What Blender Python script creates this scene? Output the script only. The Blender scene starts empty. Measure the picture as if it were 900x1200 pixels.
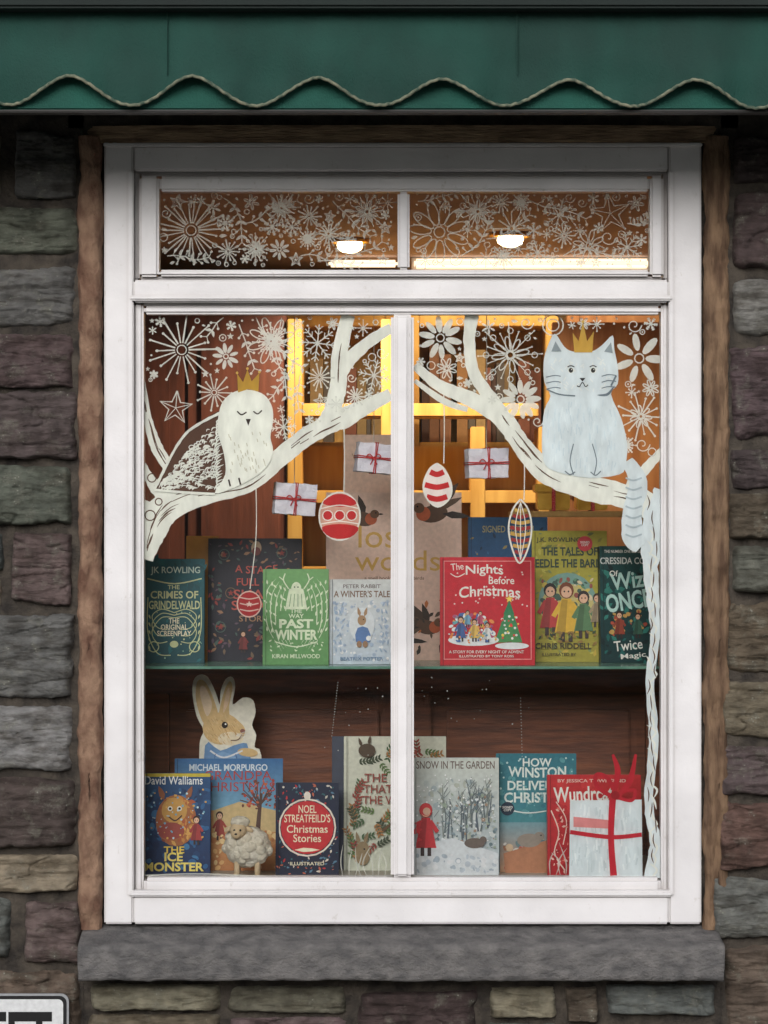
import bpy, bmesh, math, random
from mathutils import Vector, noise, Matrix
from mathutils.geometry import tessellate_polygon
random.seed(7)
S=0.002; D=6.0; CZ=1.7
sc=bpy.context.scene
sc.view_settings.view_transform='Standard'; sc.view_settings.look='None'; sc.view_settings.exposure=0
def W(px,py,y):
    k=(D+y)/D
    return Vector(((px-450)*S*k,y,CZ+(600-py)*S*k))
def lin(c,a=1.0):
    r=[]
    for v in c[:3]:
        v=v/255.0
        r.append(v/12.92 if v<=0.04045 else ((v+0.055)/1.055)**2.4)
    return (r[0],r[1],r[2],a)
# ---------------- materials
def newmat(name):
    m=bpy.data.materials.new(name); m.use_nodes=True
    nt=m.node_tree; b=nt.nodes['Principled BSDF']
    return m,nt,b
def mat(name,c1,c2=None,rough=0.6,scale=8,stretch=(1,1,1),bump=0.0,bscale=None,coat=0,detail=3,lo=0.35,hi=0.65,metal=0,bdist=0.01):
    m,nt,b=newmat(name); N=nt.nodes; L=nt.links
    b.inputs['Roughness'].default_value=rough; b.inputs['Coat Weight'].default_value=coat; b.inputs['Metallic'].default_value=metal
    tc=N.new('ShaderNodeTexCoord'); mp=N.new('ShaderNodeMapping'); mp.inputs['Scale'].default_value=stretch
    L.new(tc.outputs['Object'],mp.inputs[0])
    nz=N.new('ShaderNodeTexNoise'); nz.inputs['Scale'].default_value=scale; nz.inputs['Detail'].default_value=detail
    L.new(mp.outputs[0],nz.inputs['Vector'])
    cr=N.new('ShaderNodeValToRGB'); cr.color_ramp.elements[0].position=lo; cr.color_ramp.elements[1].position=hi
    cr.color_ramp.elements[0].color=lin(c1); cr.color_ramp.elements[1].color=lin(c2 or c1)
    L.new(nz.outputs['Fac'],cr.inputs[0]); L.new(cr.outputs[0],b.inputs['Base Color'])
    if bump:
        n2=N.new('ShaderNodeTexNoise'); n2.inputs['Scale'].default_value=bscale or scale*4; n2.inputs['Detail'].default_value=4; n2.inputs['Roughness'].default_value=.62
        L.new(mp.outputs[0],n2.inputs['Vector'])
        bp=N.new('ShaderNodeBump'); bp.inputs['Strength'].default_value=bump; bp.inputs['Distance'].default_value=bdist
        L.new(n2.outputs['Fac'],bp.inputs['Height']); L.new(bp.outputs[0],b.inputs['Normal'])
    return m
def attr_mat(name,rough=0.4,coat=0.0,var=0.12,scale=60,alpha=None,stone=False,det=2,mp_s=None):
    m,nt,b=newmat(name); N=nt.nodes; L=nt.links
    at=N.new('ShaderNodeAttribute'); at.attribute_name='Col'
    tc=N.new('ShaderNodeTexCoord'); co=tc.outputs['Object']
    if mp_s:
        mp0=N.new('ShaderNodeMapping'); mp0.inputs['Scale'].default_value=mp_s; mp0.inputs['Rotation'].default_value=(0,.45,0); L.new(co,mp0.inputs[0]); co=mp0.outputs[0]
    nz=N.new('ShaderNodeTexNoise'); nz.inputs['Scale'].default_value=scale; nz.inputs['Detail'].default_value=det
    L.new(co,nz.inputs['Vector'])
    mr=N.new('ShaderNodeMapRange'); mr.inputs['From Min'].default_value=0.3; mr.inputs['From Max'].default_value=0.7
    mr.inputs['To Min'].default_value=1-var; mr.inputs['To Max'].default_value=1+var
    L.new(nz.outputs['Fac'],mr.inputs['Value'])
    mx=N.new('ShaderNodeVectorMath'); mx.operation='SCALE'
    L.new(at.outputs['Color'],mx.inputs[0]); L.new(mr.outputs[0],mx.inputs['Scale'])
    out=mx.outputs[0]
    b.inputs['Roughness'].default_value=rough; b.inputs['Coat Weight'].default_value=coat; b.inputs['Specular IOR Level'].default_value=.3
    if stone:
        n2=N.new('ShaderNodeTexNoise'); n2.inputs['Scale'].default_value=24; n2.inputs['Detail'].default_value=5; n2.inputs['Roughness'].default_value=0.7
        L.new(tc.outputs['Object'],n2.inputs['Vector'])
        cr=N.new('ShaderNodeValToRGB'); cr.color_ramp.elements[0].position=0.53; cr.color_ramp.elements[1].position=0.68
        L.new(n2.outputs['Fac'],cr.inputs[0])
        m1=N.new('ShaderNodeMix'); m1.data_type='RGBA'; m1.inputs['B'].default_value=lin((128,127,116))
        mu=N.new('ShaderNodeMath'); mu.operation='MULTIPLY'; mu.inputs[1].default_value=0.5
        L.new(cr.outputs[0],mu.inputs[0]); L.new(mu.outputs[0],m1.inputs['Factor']); L.new(out,m1.inputs['A'])
        n3=N.new('ShaderNodeTexNoise'); n3.inputs['Scale'].default_value=13; n3.inputs['Detail'].default_value=6; n3.inputs['Roughness'].default_value=.62
        mp=N.new('ShaderNodeMapping'); mp.inputs['Scale'].default_value=(1,1,3.2); mp.inputs['Location'].default_value=(5,3,1)
        L.new(tc.outputs['Object'],mp.inputs[0]); L.new(mp.outputs[0],n3.inputs['Vector'])
        cr2=N.new('ShaderNodeValToRGB'); cr2.color_ramp.elements[0].position=0.36; cr2.color_ramp.elements[1].position=0.54
        cr2.color_ramp.elements[0].color=(0.42,0.39,0.36,1); cr2.color_ramp.elements[1].color=(1,1,1,1)
        L.new(n3.outputs['Fac'],cr2.inputs[0])
        m2=N.new('ShaderNodeMix'); m2.data_type='RGBA'; m2.blend_type='MULTIPLY'; m2.inputs['Factor'].default_value=0.85
        L.new(m1.outputs['Result'],m2.inputs['A']); L.new(cr2.outputs[0],m2.inputs['B'])
        vz=N.new('ShaderNodeTexVoronoi'); vz.inputs['Scale'].default_value=90
        L.new(tc.outputs['Object'],vz.inputs['Vector'])
        cs=N.new('ShaderNodeValToRGB'); cs.color_ramp.elements[0].position=0.12; cs.color_ramp.elements[1].position=0.24
        cs.color_ramp.elements[0].color=(0.6,0.6,0.6,1); cs.color_ramp.elements[1].color=(0,0,0,1)
        L.new(vz.outputs['Distance'],cs.inputs[0])
        mm=N.new('ShaderNodeMath'); mm.operation='MULTIPLY'; L.new(cs.outputs[0],mm.inputs[0]); L.new(cr.outputs[0],mm.inputs[1])
        m3=N.new('ShaderNodeMix'); m3.data_type='RGBA'; m3.inputs['B'].default_value=lin((170,171,160))
        L.new(mm.outputs[0],m3.inputs['Factor']); L.new(m2.outputs['Result'],m3.inputs['A'])
        out=m3.outputs['Result']
        bp=N.new('ShaderNodeBump'); bp.inputs['Strength'].default_value=1.0; bp.inputs['Distance'].default_value=0.011
        n4=N.new('ShaderNodeTexNoise'); n4.inputs['Scale'].default_value=34; n4.inputs['Detail'].default_value=7; n4.inputs['Roughness'].default_value=0.7
        L.new(mp.outputs[0],n4.inputs['Vector']); L.new(n4.outputs['Fac'],bp.inputs['Height']); L.new(bp.outputs[0],b.inputs['Normal'])
    L.new(out,b.inputs['Base Color'])
    if alpha: b.inputs['Alpha'].default_value=alpha
    return m
M_print=attr_mat('printed_paper',0.42,0,0.09,90)
M_paint=attr_mat('glass_paint',0.6,0,0.10,55,det=4,mp_s=(1,1,.4))
M_thin=attr_mat('thin_glass_paint',0.6,0,0.05,60,alpha=.55)
M_lace=attr_mat('line_glass_paint',0.6,0,0.08,60,alpha=.84)
M_stone=attr_mat('slate_stone',0.85,0,0.3,30,stone=True,det=3)
M_white=mat('white_gloss_paint',(228,226,228),(214,212,214),0.42,6,(1,1,1),0.15,28,0)
nt=M_white.node_tree; N=nt.nodes; L=nt.links; b=N['Principled BSDF']
src=b.inputs['Base Color'].links[0].from_socket
tc=N.new('ShaderNodeTexCoord'); mp=N.new('ShaderNodeMapping'); mp.inputs['Scale'].default_value=(1,1,0.7)
L.new(tc.outputs['Object'],mp.inputs[0])
nz=N.new('ShaderNodeTexNoise'); nz.inputs['Scale'].default_value=30; nz.inputs['Detail'].default_value=8; nz.inputs['Roughness'].default_value=0.74
L.new(mp.outputs[0],nz.inputs[0])
cr=N.new('ShaderNodeValToRGB'); cr.color_ramp.elements[0].position=0.60; cr.color_ramp.elements[1].position=0.70
L.new(nz.outputs['Fac'],cr.inputs[0])
mu=N.new('ShaderNodeMath'); mu.operation='MULTIPLY'; mu.inputs[1].default_value=.5; L.new(cr.outputs[0],mu.inputs[0])
mx=N.new('ShaderNodeMix'); mx.data_type='RGBA'; mx.inputs['B'].default_value=lin((164,156,144))
L.new(mu.outputs[0],mx.inputs['Factor']); L.new(src,mx.inputs['A'])
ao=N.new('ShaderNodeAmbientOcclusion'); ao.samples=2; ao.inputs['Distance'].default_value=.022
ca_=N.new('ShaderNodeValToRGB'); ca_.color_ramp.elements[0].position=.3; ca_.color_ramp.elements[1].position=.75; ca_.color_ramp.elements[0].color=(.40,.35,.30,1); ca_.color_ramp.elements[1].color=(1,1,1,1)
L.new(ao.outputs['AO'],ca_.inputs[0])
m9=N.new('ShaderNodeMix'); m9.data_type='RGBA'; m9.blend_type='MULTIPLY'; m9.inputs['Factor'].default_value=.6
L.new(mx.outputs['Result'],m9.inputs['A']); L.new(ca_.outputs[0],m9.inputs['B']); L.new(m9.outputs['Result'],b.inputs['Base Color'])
M_sill=mat('grey_painted_stone',(76,75,76),(114,111,110),0.85,24,(1,1,1.5),1.0,55,lo=.3,hi=.7,detail=8)
M_mortar=mat('dark_mortar',(40,36,33),(78,71,63),0.95,20,(1,1,1),0.9,70)
M_brown=mat('weathered_brown_render',(96,68,54),(142,114,94),0.92,30,(1,1,0.6),1.0,60,detail=8)
M_brownd=mat('old_timber',(84,62,46),(134,108,84),0.85,20,(3,1,.5),0.8,60,detail=8)
M_lintel=mat('lintel_timber',(110,88,68),(172,146,118),0.85,20,(.4,1,4),0.8,60,detail=8)
M_green=mat('green_canvas',(4,50,43),(9,64,55),0.8,7,(1,1,.6),0.35,240,detail=6)
M_greenlit=mat('green_canvas_lit',(8,70,60),(12,82,70),0.8,7,(1,1,.6),0.35,240)  # same canvas, lightened so its colour carries bounce light under the awning
M_greend=mat('green_metal',(4,20,18),(6,25,22),0.8,8)
M_trim=mat('frayed_trim',(128,128,108),(62,78,66),0.9,60)
M_dark=mat('dark_metal',(20,20,20),(30,28,26),0.6,10)
M_wood=mat('brown_wood',(132,76,50),(98,54,38),0.45,9,(1,1,9),0.1,30)
M_wooddk=mat('dark_red_wood',(112,64,50),(86,48,38),0.5,6,(5,1,0.6),0.1,30)
M_ochre=mat('ochre_wood',(200,160,86),(176,132,62),0.5,5,(5,1,0.5),0.05,30)
M_orange=mat('orange_wood',(166,116,70),(140,90,50),0.5,6,(5,1,0.5),0.05,30)
M_ceil=mat('ceiling_plaster',(190,172,170),(172,154,152),0.9,3)
M_wallp=mat('shop_plaster',(190,158,112),(170,136,92),0.9,3)
M_floor=mat('shop_carpet',(96,78,70),(110,88,76),0.95,30)
M_pages=mat('book_pages',(225,215,195),(200,190,168),0.9,300,(1,1,0.1))
M_gold=mat('gold_foil',(200,150,50),(230,185,80),0.3,20,metal=0.8)
M_string=mat('red_string',(190,30,38),(205,90,90),0.8,260,lo=0.45,hi=0.55)
M_wstring=mat('white_string',(215,210,200),(190,185,175),0.8,50)
M_wrap=mat('white_wrapping',(236,234,244),(222,222,236),0.7,20,(1,1,1),0.5,40)
M_fluff=mat('white_fleece',(236,231,218),(216,209,192),0.95,30,(1,1,1),0.6,160)
M_face=mat('toy_face',(214,194,162),(200,178,144),0.9,30)
M_asph=mat('asphalt',(58,58,60),(70,70,70),0.95,60,(1,1,1),0.5,200)
M_pave=mat('paving_stone',(150,148,142),(130,128,122),0.9,12,(1,1,1),0.4,100)
M_roof=mat('roof_slate',(60,62,66),(75,76,80),0.8,10)
M_render=mat('lime_render',(186,182,174),(160,156,146),0.9,4)
M_grass=mat('grass',(50,66,32),(66,80,42),0.95,8)
def emis(name,col,st):
    m,nt,b=newmat(name); b.inputs['Base Color'].default_value=lin(col); b.inputs['Emission Color'].default_value=lin(col); b.inputs['Emission Strength'].default_value=st
    return m
M_lamp=emis('lamp_glow',(255,226,175),9)
M_strip=emis('strip_glow',(255,234,202),1.5)  # glow for the added bright strip, not a lamp tube
def glassmat():
    m=bpy.data.materials.new('window_glass'); m.use_nodes=True; nt=m.node_tree; N=nt.nodes; N.clear()
    o=N.new('ShaderNodeOutputMaterial'); mx=N.new('ShaderNodeMixShader'); t=N.new('ShaderNodeBsdfTransparent'); g=N.new('ShaderNodeBsdfGlossy')
    g.inputs['Roughness'].default_value=0.03; t.inputs['Color'].default_value=(0.97,0.98,0.97,1)
    fr=N.new('ShaderNodeFresnel'); fr.inputs['IOR'].default_value=1.75
    tc=N.new('ShaderNodeTexCoord'); nz=N.new('ShaderNodeTexNoise'); nz.inputs['Scale'].default_value=4; nz.inputs['Detail'].default_value=1
    bp=N.new('ShaderNodeBump'); bp.inputs['Strength'].default_value=0.12; bp.inputs['Distance'].default_value=0.01
    L=nt.links; L.new(tc.outputs['Object'],nz.inputs[0]); L.new(nz.outputs['Fac'],bp.inputs['Height']); L.new(bp.outputs[0],g.inputs['Normal'])
    L.new(fr.outputs[0],mx.inputs[0]); L.new(t.outputs[0],mx.inputs[1]); L.new(g.outputs[0],mx.inputs[2]); L.new(mx.outputs[0],o.inputs[0])
    return m
M_glass=glassmat()
M_gedge=mat('green_glass_edge',(96,140,124),(120,165,148),0.2,20)
# ---------------- mesh helpers
def link(o,parent=None):
    sc.collection.objects.link(o)
    if parent: o.parent=parent
    return o
def empty(name,loc=(0,0,0)):
    e=bpy.data.objects.new(name,None); e.empty_display_size=0.1; e.location=loc; return link(e)
def mesh(name,verts,faces,mats,parent=None,smooth=False,midx=None):
    me=bpy.data.meshes.new(name); me.from_pydata([tuple(v) for v in verts],[],faces)
    for m in (mats if isinstance(mats,(list,tuple)) else [mats]): me.materials.append(m)
    if smooth:
        for p in me.polygons: p.use_smooth=True
    me.update(); return link(bpy.data.objects.new(name,me),parent)
def box(name,a,b_,m,parent=None,bev=0.003,segs=2):
    bm=bmesh.new(); bmesh.ops.create_cube(bm,size=1)
    a=Vector(a); b_=Vector(b_)
    lo=Vector([min(a[i],b_[i]) for i in range(3)]); hi=Vector([max(a[i],b_[i]) for i in range(3)])
    for v in bm.verts:
        for i in range(3): v.co[i]=(lo[i]+hi[i])/2+v.co[i]*(hi[i]-lo[i])
    if bev>0:
        bmesh.ops.bevel(bm,geom=bm.edges[:],offset=min(bev,min(hi-lo)*0.45),segments=segs,affect='EDGES')
    me=bpy.data.meshes.new(name); bm.to_mesh(me); bm.free(); me.materials.append(m)
    return link(bpy.data.objects.new(name,me),parent)
def pbox(name,x0,y0,x1,y1,ya,yb,m,parent=None,bev=0.003):
    a=W(x0,y0,ya); b_=W(x1,y1,ya); b_.y=yb
    return box(name,a,b_,m,parent,bev)
def tube(name,pts,r,m,parent=None,n=8,closed=False):
    verts=[];faces=[]; P=[Vector(p) for p in pts]; K=len(P)
    for i,p in enumerate(P):
        t=(P[min(i+1,K-1)]-P[max(i-1,0)]).normalized()
        u=t.cross(Vector((0,1,0.01)));
        if u.length<1e-3: u=t.cross(Vector((1,0,0)))
        u.normalize(); v=t.cross(u)
        for j in range(n):
            a=2*math.pi*j/n; verts.append(p+(u*math.cos(a)+v*math.sin(a))*r)
    for i in range(K-1):
        for j in range(n): faces.append((i*n+j,i*n+(j+1)%n,(i+1)*n+(j+1)%n,(i+1)*n+j))
    return mesh(name,verts,faces,m,parent,True)
def blob(name,c,r,m,parent,sub=3,amp=0,freq=60,rot=(0,0,0)):
    bm=bmesh.new(); bmesh.ops.create_icosphere(bm,subdivisions=sub,radius=1)
    for v in bm.verts:
        n=v.co.normalized(); q=Vector((n.x*r[0],n.y*r[1],n.z*r[2]))
        if amp: q+=n*(noise.noise((q+Vector(c))*freq)*amp+abs(noise.noise((q+Vector(c))*freq*2.1))*amp*.7)
        v.co=q
    me=bpy.data.meshes.new(name); bm.to_mesh(me); bm.free(); me.materials.append(m)
    for p in me.polygons: p.use_smooth=True
    o=link(bpy.data.objects.new(name,me),parent); o.location=c; o.rotation_euler=rot; return o
# ---------------- Art kit
def catmull(P,n=8,closed=False):
    if len(P)<3 and not closed: return P
    out=[]; K=len(P)
    rng=range(K) if closed else range(K-1)
    for i in rng:
        p0=P[(i-1)%K] if closed or i>0 else P[0]; p1=P[i]; p2=P[(i+1)%K]; p3=P[(i+2)%K] if closed or i+2<K else P[-1]
        for s in range(n):
            t=s/n
            out.append(tuple(0.5*((2*p1[d])+(-p0[d]+p2[d])*t+(2*p0[d]-5*p1[d]+4*p2[d]-p3[d])*t*t+(-p0[d]+3*p1[d]-3*p2[d]+p3[d])*t**3) for d in range(len(p1))))
    if not closed: out.append(P[-1])
    return out
_tc={}
def textgeo(s,bold=0.0):
    key=(s,bold)
    if key in _tc: return _tc[key]
    cu=bpy.data.curves.new('t','FONT'); cu.body=s; cu.size=1; cu.resolution_u=3; cu.offset=bold; cu.align_x='CENTER'; cu.space_line=0.85
    ob=bpy.data.objects.new('t',cu); sc.collection.objects.link(ob)
    dg=bpy.context.evaluated_depsgraph_get(); me=ob.evaluated_get(dg).to_mesh()
    v=[(q.co.x,q.co.y) for q in me.vertices]; f=[tuple(p.vertices) for p in me.polygons]
    ob.evaluated_get(dg).to_mesh_clear(); bpy.data.objects.remove(ob); bpy.data.curves.remove(cu)
    xs=[a[0] for a in v]; ys=[a[1] for a in v]; bb=(min(xs),min(ys),max(xs),max(ys))
    _tc[key]=(v,f,bb); return _tc[key]
class Art:
    def __init__(s,y,step=3e-5,origin=None,base=-0.0008):
        s.y=y; s.step=step; s.o=origin if origin is not None else Vector((0,0,0)); s.b=base; s.v=[];s.f=[];s.c=[];s.n=0
    def add(s,v2,faces,cols):
        s.n+=1; k0=len(s.v)
        for i,p in enumerate(v2):
            w=W(p[0],p[1],s.y)-s.o; w.y=(s.y-s.o.y)+s.b-s.n*s.step; s.v.append(w)
        single=not isinstance(cols,list)
        for f in faces:
            s.f.append(tuple(k0+i for i in f))
            s.c.append([cols if single else cols[i] for i in f])
    def col(s,c): return lin(c)
    def P(s,pts,c,sm=0):
        if sm: pts=catmull(pts,sm,True)
        tri=tessellate_polygon([[Vector((p[0],p[1],0)) for p in pts]])
        s.add(pts,[tuple(t) for t in tri],s.col(c))
    def E(s,cx,cy,rx,ry,c,rot=0,n=20):
        ca,sa=math.cos(rot),math.sin(rot)
        pts=[(cx+rx*math.cos(a)*ca-ry*math.sin(a)*sa,cy+rx*math.cos(a)*sa+ry*math.sin(a)*ca) for a in [2*math.pi*i/n for i in range(n)]]
        s.add(pts,[tuple(range(n))],s.col(c))
    def R(s,x0,y0,x1,y1,c,c2=None):
        s.add([(x0,y0),(x1,y0),(x1,y1),(x0,y1)],[(0,1,2,3)],[s.col(c),s.col(c),s.col(c2 or c),s.col(c2 or c)])
    def L(s,pts,w,c,sm=6,taper=False,jit=0.0):
        if not isinstance(w,(list,tuple)): w=[w]*len(pts)
        P=[(p[0],p[1],ww) for p,ww in zip(pts,w)]
        if sm and len(P)>2: P=catmull(P,sm)
        K=len(P); v=[];f=[]
        for i,p in enumerate(P):
            a=P[max(i-1,0)]; b_=P[min(i+1,K-1)]
            dx,dy=b_[0]-a[0],b_[1]-a[1]; l=math.hypot(dx,dy) or 1
            h=p[2]/2
            if taper: h*=max(0.12,math.sin(math.pi*min(1,(i+0.3)/(K-0.4))))
            j1=1+random.uniform(-jit,jit); j2=1+random.uniform(-jit,jit)
            v.append((p[0]-dy/l*h*j1,p[1]+dx/l*h*j1)); v.append((p[0]+dy/l*h*j2,p[1]-dx/l*h*j2))
        for i in range(K-1): f.append((2*i,2*i+1,2*i+3,2*i+2))
        s.add(v,f,s.col(c))
    def C(s,cx,cy,r,w,c,n=20,ry=None):
        ry=ry or r; v=[];f=[]
        for i in range(n):
            a=2*math.pi*i/n
            v.append((cx+(r-w/2)*math.cos(a),cy+(ry-w/2)*math.sin(a))); v.append((cx+(r+w/2)*math.cos(a),cy+(ry+w/2)*math.sin(a)))
        for i in range(n): j=(i+1)%n; f.append((2*i,2*i+1,2*j+1,2*j))
        s.add(v,f,s.col(c))
    def T(s,t,cx,cy,w,h,c,bold=0.015,rot=0,arc=0):
        v,f,bb=textgeo(t,bold); mxx=(bb[0]+bb[2])/2; my=(bb[1]+bb[3])/2; sx=w/(bb[2]-bb[0]); sy=h/(bb[3]-bb[1])
        ca,sa=math.cos(rot),math.sin(rot); out=[]
        for p in v:
            x=(p[0]-mxx)*sx; y=-(p[1]-my)*sy
            y+=arc*(2*x/w)**2
            out.append((cx+x*ca-y*sa,cy+x*sa+y*ca))
        s.add(out,f,s.col(c))
    def leaf(s,x,y,l,w,ang,c):
        dx,dy=math.cos(ang),math.sin(ang); nx,ny=-dy,dx
        s.P([(x,y),(x+dx*l*.35+nx*w/2,y+dy*l*.35+ny*w/2),(x+dx*l*.7+nx*w*.35,y+dy*l*.7+ny*w*.35),(x+dx*l,y+dy*l),(x+dx*l*.7-nx*w*.35,y+dy*l*.7-ny*w*.35),(x+dx*l*.35-nx*w/2,y+dy*l*.35-ny*w/2)],c)
    def star(s,x,y,r,c,n=5,inner=0.42,rot=-math.pi/2):
        s.P([(x+(r if i%2==0 else r*inner)*math.cos(rot+math.pi*i/n),y+(r if i%2==0 else r*inner)*math.sin(rot+math.pi*i/n)) for i in range(2*n)],c)
    def scatter(s,x0,y0,x1,y1,n,cols,r=(1,3),kind='dot'):
        for _ in range(n):
            x=random.uniform(x0,x1); y=random.uniform(y0,y1); q=random.uniform(*r); c=random.choice(cols)
            if kind=='dot': s.E(x,y,q,q,c,n=8)
            elif kind=='leaf': s.leaf(x,y,q*2.6,q*1.2,random.uniform(0,6.28),c)
            elif kind=='star': s.star(x,y,q,c)
            elif kind=='blob': s.E(x,y,q,q*random.uniform(.4,1),c,random.uniform(0,3),n=9)
    def build(s,name,m,parent=None):
        o=mesh(name,s.v,s.f,m,parent); ca=o.data.color_attributes.new(name='Col',type='FLOAT_COLOR',domain='CORNER')
        i=0
        for p,cols in zip(o.data.polygons,s.c):
            for c in cols: ca.data[i].color=c; i+=1
        return o
# ---------------- BOOKS
SH_Z=1.329; FL_Z=0.8175
def book(x0,y0,x1,depth,base_z,col,artf,thick=0.02,lean=4,name='book',spine=None,tz=0,tilt=0):
    cx=(x0+x1)/2; k=(D+depth)/D
    top=W(cx,y0,depth).z; xa=W(x0,y0,depth).x; xb=W(x1,y0,depth).x
    o=Vector(((xa+xb)/2,depth,base_z)); h=(top-base_z)/math.cos(math.radians(lean)); w=xb-xa
    e=empty(name,o); e.rotation_euler=(-math.radians(lean),math.radians(tilt),math.radians(tz))
    cm=mat('cover_cloth',col,tuple(max(0,c-10) for c in col),0.4,40)
    sm=mat('spine_cloth',spine,spine,0.4,40) if spine else cm
    c=0.0028
    box('front_cover',(-w/2,0,0),(w/2,c,h),cm,e,0.0008)
    box('back_cover',(-w/2,thick-c,0),(w/2,thick,h),cm,e,0.0008)
    box('spine',(-w/2-0.0005,c*0.5,0.0005),(-w/2+0.003,thick-c*0.5,h-0.0005),sm,e,0.0008)
    box('page_block',(-w/2+0.0035,c+0.0002,0.004),(w/2-0.004,thick-c-0.0002,h-0.004),M_pages,e,0)
    if artf:
        by=600+ (CZ-base_z)/k/S
        a=Art(depth,2e-5,Vector((o.x,depth,base_z)),-0.0006)
        artf(a,x0,y0,x1,by); 
        a.R(x0+3,y0,x0+3.8,by,tuple(int(q*.7) for q in col))
        a.build('cover_print',M_print,e)
    return e
cream=(240,232,205); gold=(215,180,95); wht=(240,238,232)
def figure(a,x,y,h,dress,hair=(60,35,20),skin=(225,180,150)):
    a.P([(x-h*.08,y-h*.72),(x+h*.08,y-h*.72),(x+h*.2,y-h*.15),(x-h*.2,y-h*.15)],dress)
    a.R(x-h*.1,y-h*.16,x-h*.03,y,(60,45,45)); a.R(x+h*.03,y-h*.16,x+h*.1,y,(60,45,45))
    a.L([(x-h*.08,y-h*.66),(x-h*.22,y-h*.42)],h*.08,dress,0); a.L([(x+h*.08,y-h*.66),(x+h*.22,y-h*.45)],h*.08,dress,0)
    a.P([(x-h*.08,y-h*.7),(x+h*.02,y-h*.7),(x-h*.02,y-h*.16),(x-h*.17,y-h*.16)],tuple(int(q*.82) for q in dress))
    a.E(x,y-h*.86,h*.125,h*.14,hair,n=12); a.E(x,y-h*.83,h*.09,h*.1,skin,n=12)
    a.E(x-h*.035,y-h*.84,h*.015,h*.018,(30,20,20),n=6); a.E(x+h*.035,y-h*.84,h*.015,h*.018,(30,20,20),n=6)
def a_grind(a,x0,y0,x1,y1):
    a.R(x0,y0,x1,y1,(8,92,104),(6,70,80)); g=(205,210,160)
    a.scatter(x0+2,y0+2,x1-2,y1-2,60,[(10,102,112),(6,76,86),(14,84,92)],(2,6),'leaf')
    a.T('JK ROWLING',205,669,58,10,(205,225,215)); 
    a.L([(172,678),(204,684),(236,678)],1.5,g)
    a.T('THE',203,688,14,5,g); a.T('CRIMES OF',204,697,56,9,g,0.02); a.T('GRINDELWALD',204,709,60,10,g,0.02)
    for s_ in (-1,1):
        for i in range(3): a.L([(204,718+i*3),(204+s_*15,714+i*5),(204+s_*26,722+i*9),(204+s_*20,735+i*9),(204+s_*8,738+i*7)],1.0,g)
        a.C(204+s_*24,758,6,1.1,g); a.L([(204+s_*4,768),(204+s_*20,765),(204+s_*31,740),(204+s_*31,700)],1.1,g)
        for i in range(5): a.leaf(204+s_*30,720+i*9,6,2,(1.2 if s_<0 else 1.9),g)
    a.T('THE\nORIGINAL\nSCREENPLAY',204,735,40,21,cream,0.02); a.E(204,755,5,4,g); a.scatter(172,716,236,772,30,[g,(150,190,160)],(0.5,1.1))
def a_stage(a,x0,y0,x1,y1):
    a.R(x0,y0,x1,y1,(40,38,52),(34,33,47)); c=[(150,62,58),(120,98,78),(96,76,92),(76,98,92),(160,120,92)]
    a.scatter(x0+4,y0+4,x1-4,y0+30,40,c,(1.2,3.4),'leaf'); a.scatter(x0+4,y1-44,x1-4,y1-3,60,c,(1.2,3.6),'leaf')
    a.scatter(x0+4,y0+25,x0+22,y1-20,30,c,(1.2,3.4),'leaf'); a.scatter(x1-22,y0+25,x1-4,y1-20,30,c,(1.2,3.4),'leaf')
    for x,y in((262,650),(330,648),(258,735),(335,738),(270,695)): a.C(x,y,6,1,random.choice(c)); a.star(x,y,4,random.choice(c))
    t=(190,88,80); a.T('A STAGE',300,668,50,9,t,0.01,0,-2); a.T('FULL OF',300,682,46,9,t,0.01); a.T('SHAKE\nSPEARE',302,703,62,24,t,0.01)
    a.T('STORIES',300,725,40,7,(170,130,100)); figure(a,285,765,26,(130,55,55)); figure(a,322,765,24,(80,96,110))
    a.E(300,642,6,8,(190,166,140)); a.E(300,646,5,5,(120,60,60))
def a_winter(a,x0,y0,x1,y1):
    a.R(x0,y0,x1,y1,(118,172,108),(98,152,92)); w=(228,240,210)
    for s_ in(-1,1):
        for i in range(5):
            r=12+i*5.5
            a.L([(347+s_*r*.5,755+i*2),(347+s_*r,740-i*2),(347+s_*r*1.02,715-i*5),(347+s_*r*.7,690-i*3)],1.1,w,taper=True)
            for j in range(6):
                yy=748-j*11-i*2; a.leaf(347+s_*r,yy,6,2.2,(-1.1 if s_>0 else -2.0)+random.uniform(-.5,.5),w)
    a.L([(338,690),(332,680),(334,672)],1.4,w); a.L([(356,690),(362,680),(360,672)],1.4,w); a.L([(332,680),(327,676)],1.2,w); a.L([(362,680),(367,676)],1.2,w)
    a.E(347,690,6,8,w); a.P([(339,690),(355,690),(360,714),(334,714)],w); a.E(345,688,1,1,(70,110,70),n=6); a.E(349,688,1,1,(70,110,70),n=6)
    for q in range(4): a.L([(341+q*4,696),(339+q*5,711)],.8,(110,160,104),0)
    a.P([(326,716),(368,716),(374,750),(320,750)],(104,158,98))
    a.T('THE\nWAY',347,719,18,11,w,.02); a.T('PAST',347,731,40,11,w,.04); a.T('WINTER',347,744,50,12,w,.04)
    a.L([(322,752),(347,758),(372,752)],1.3,w); a.scatter(314,752,380,764,22,[w],(1,2),'leaf'); a.T('KIRAN MILLWOOD',347,769,56,5,w)
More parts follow.
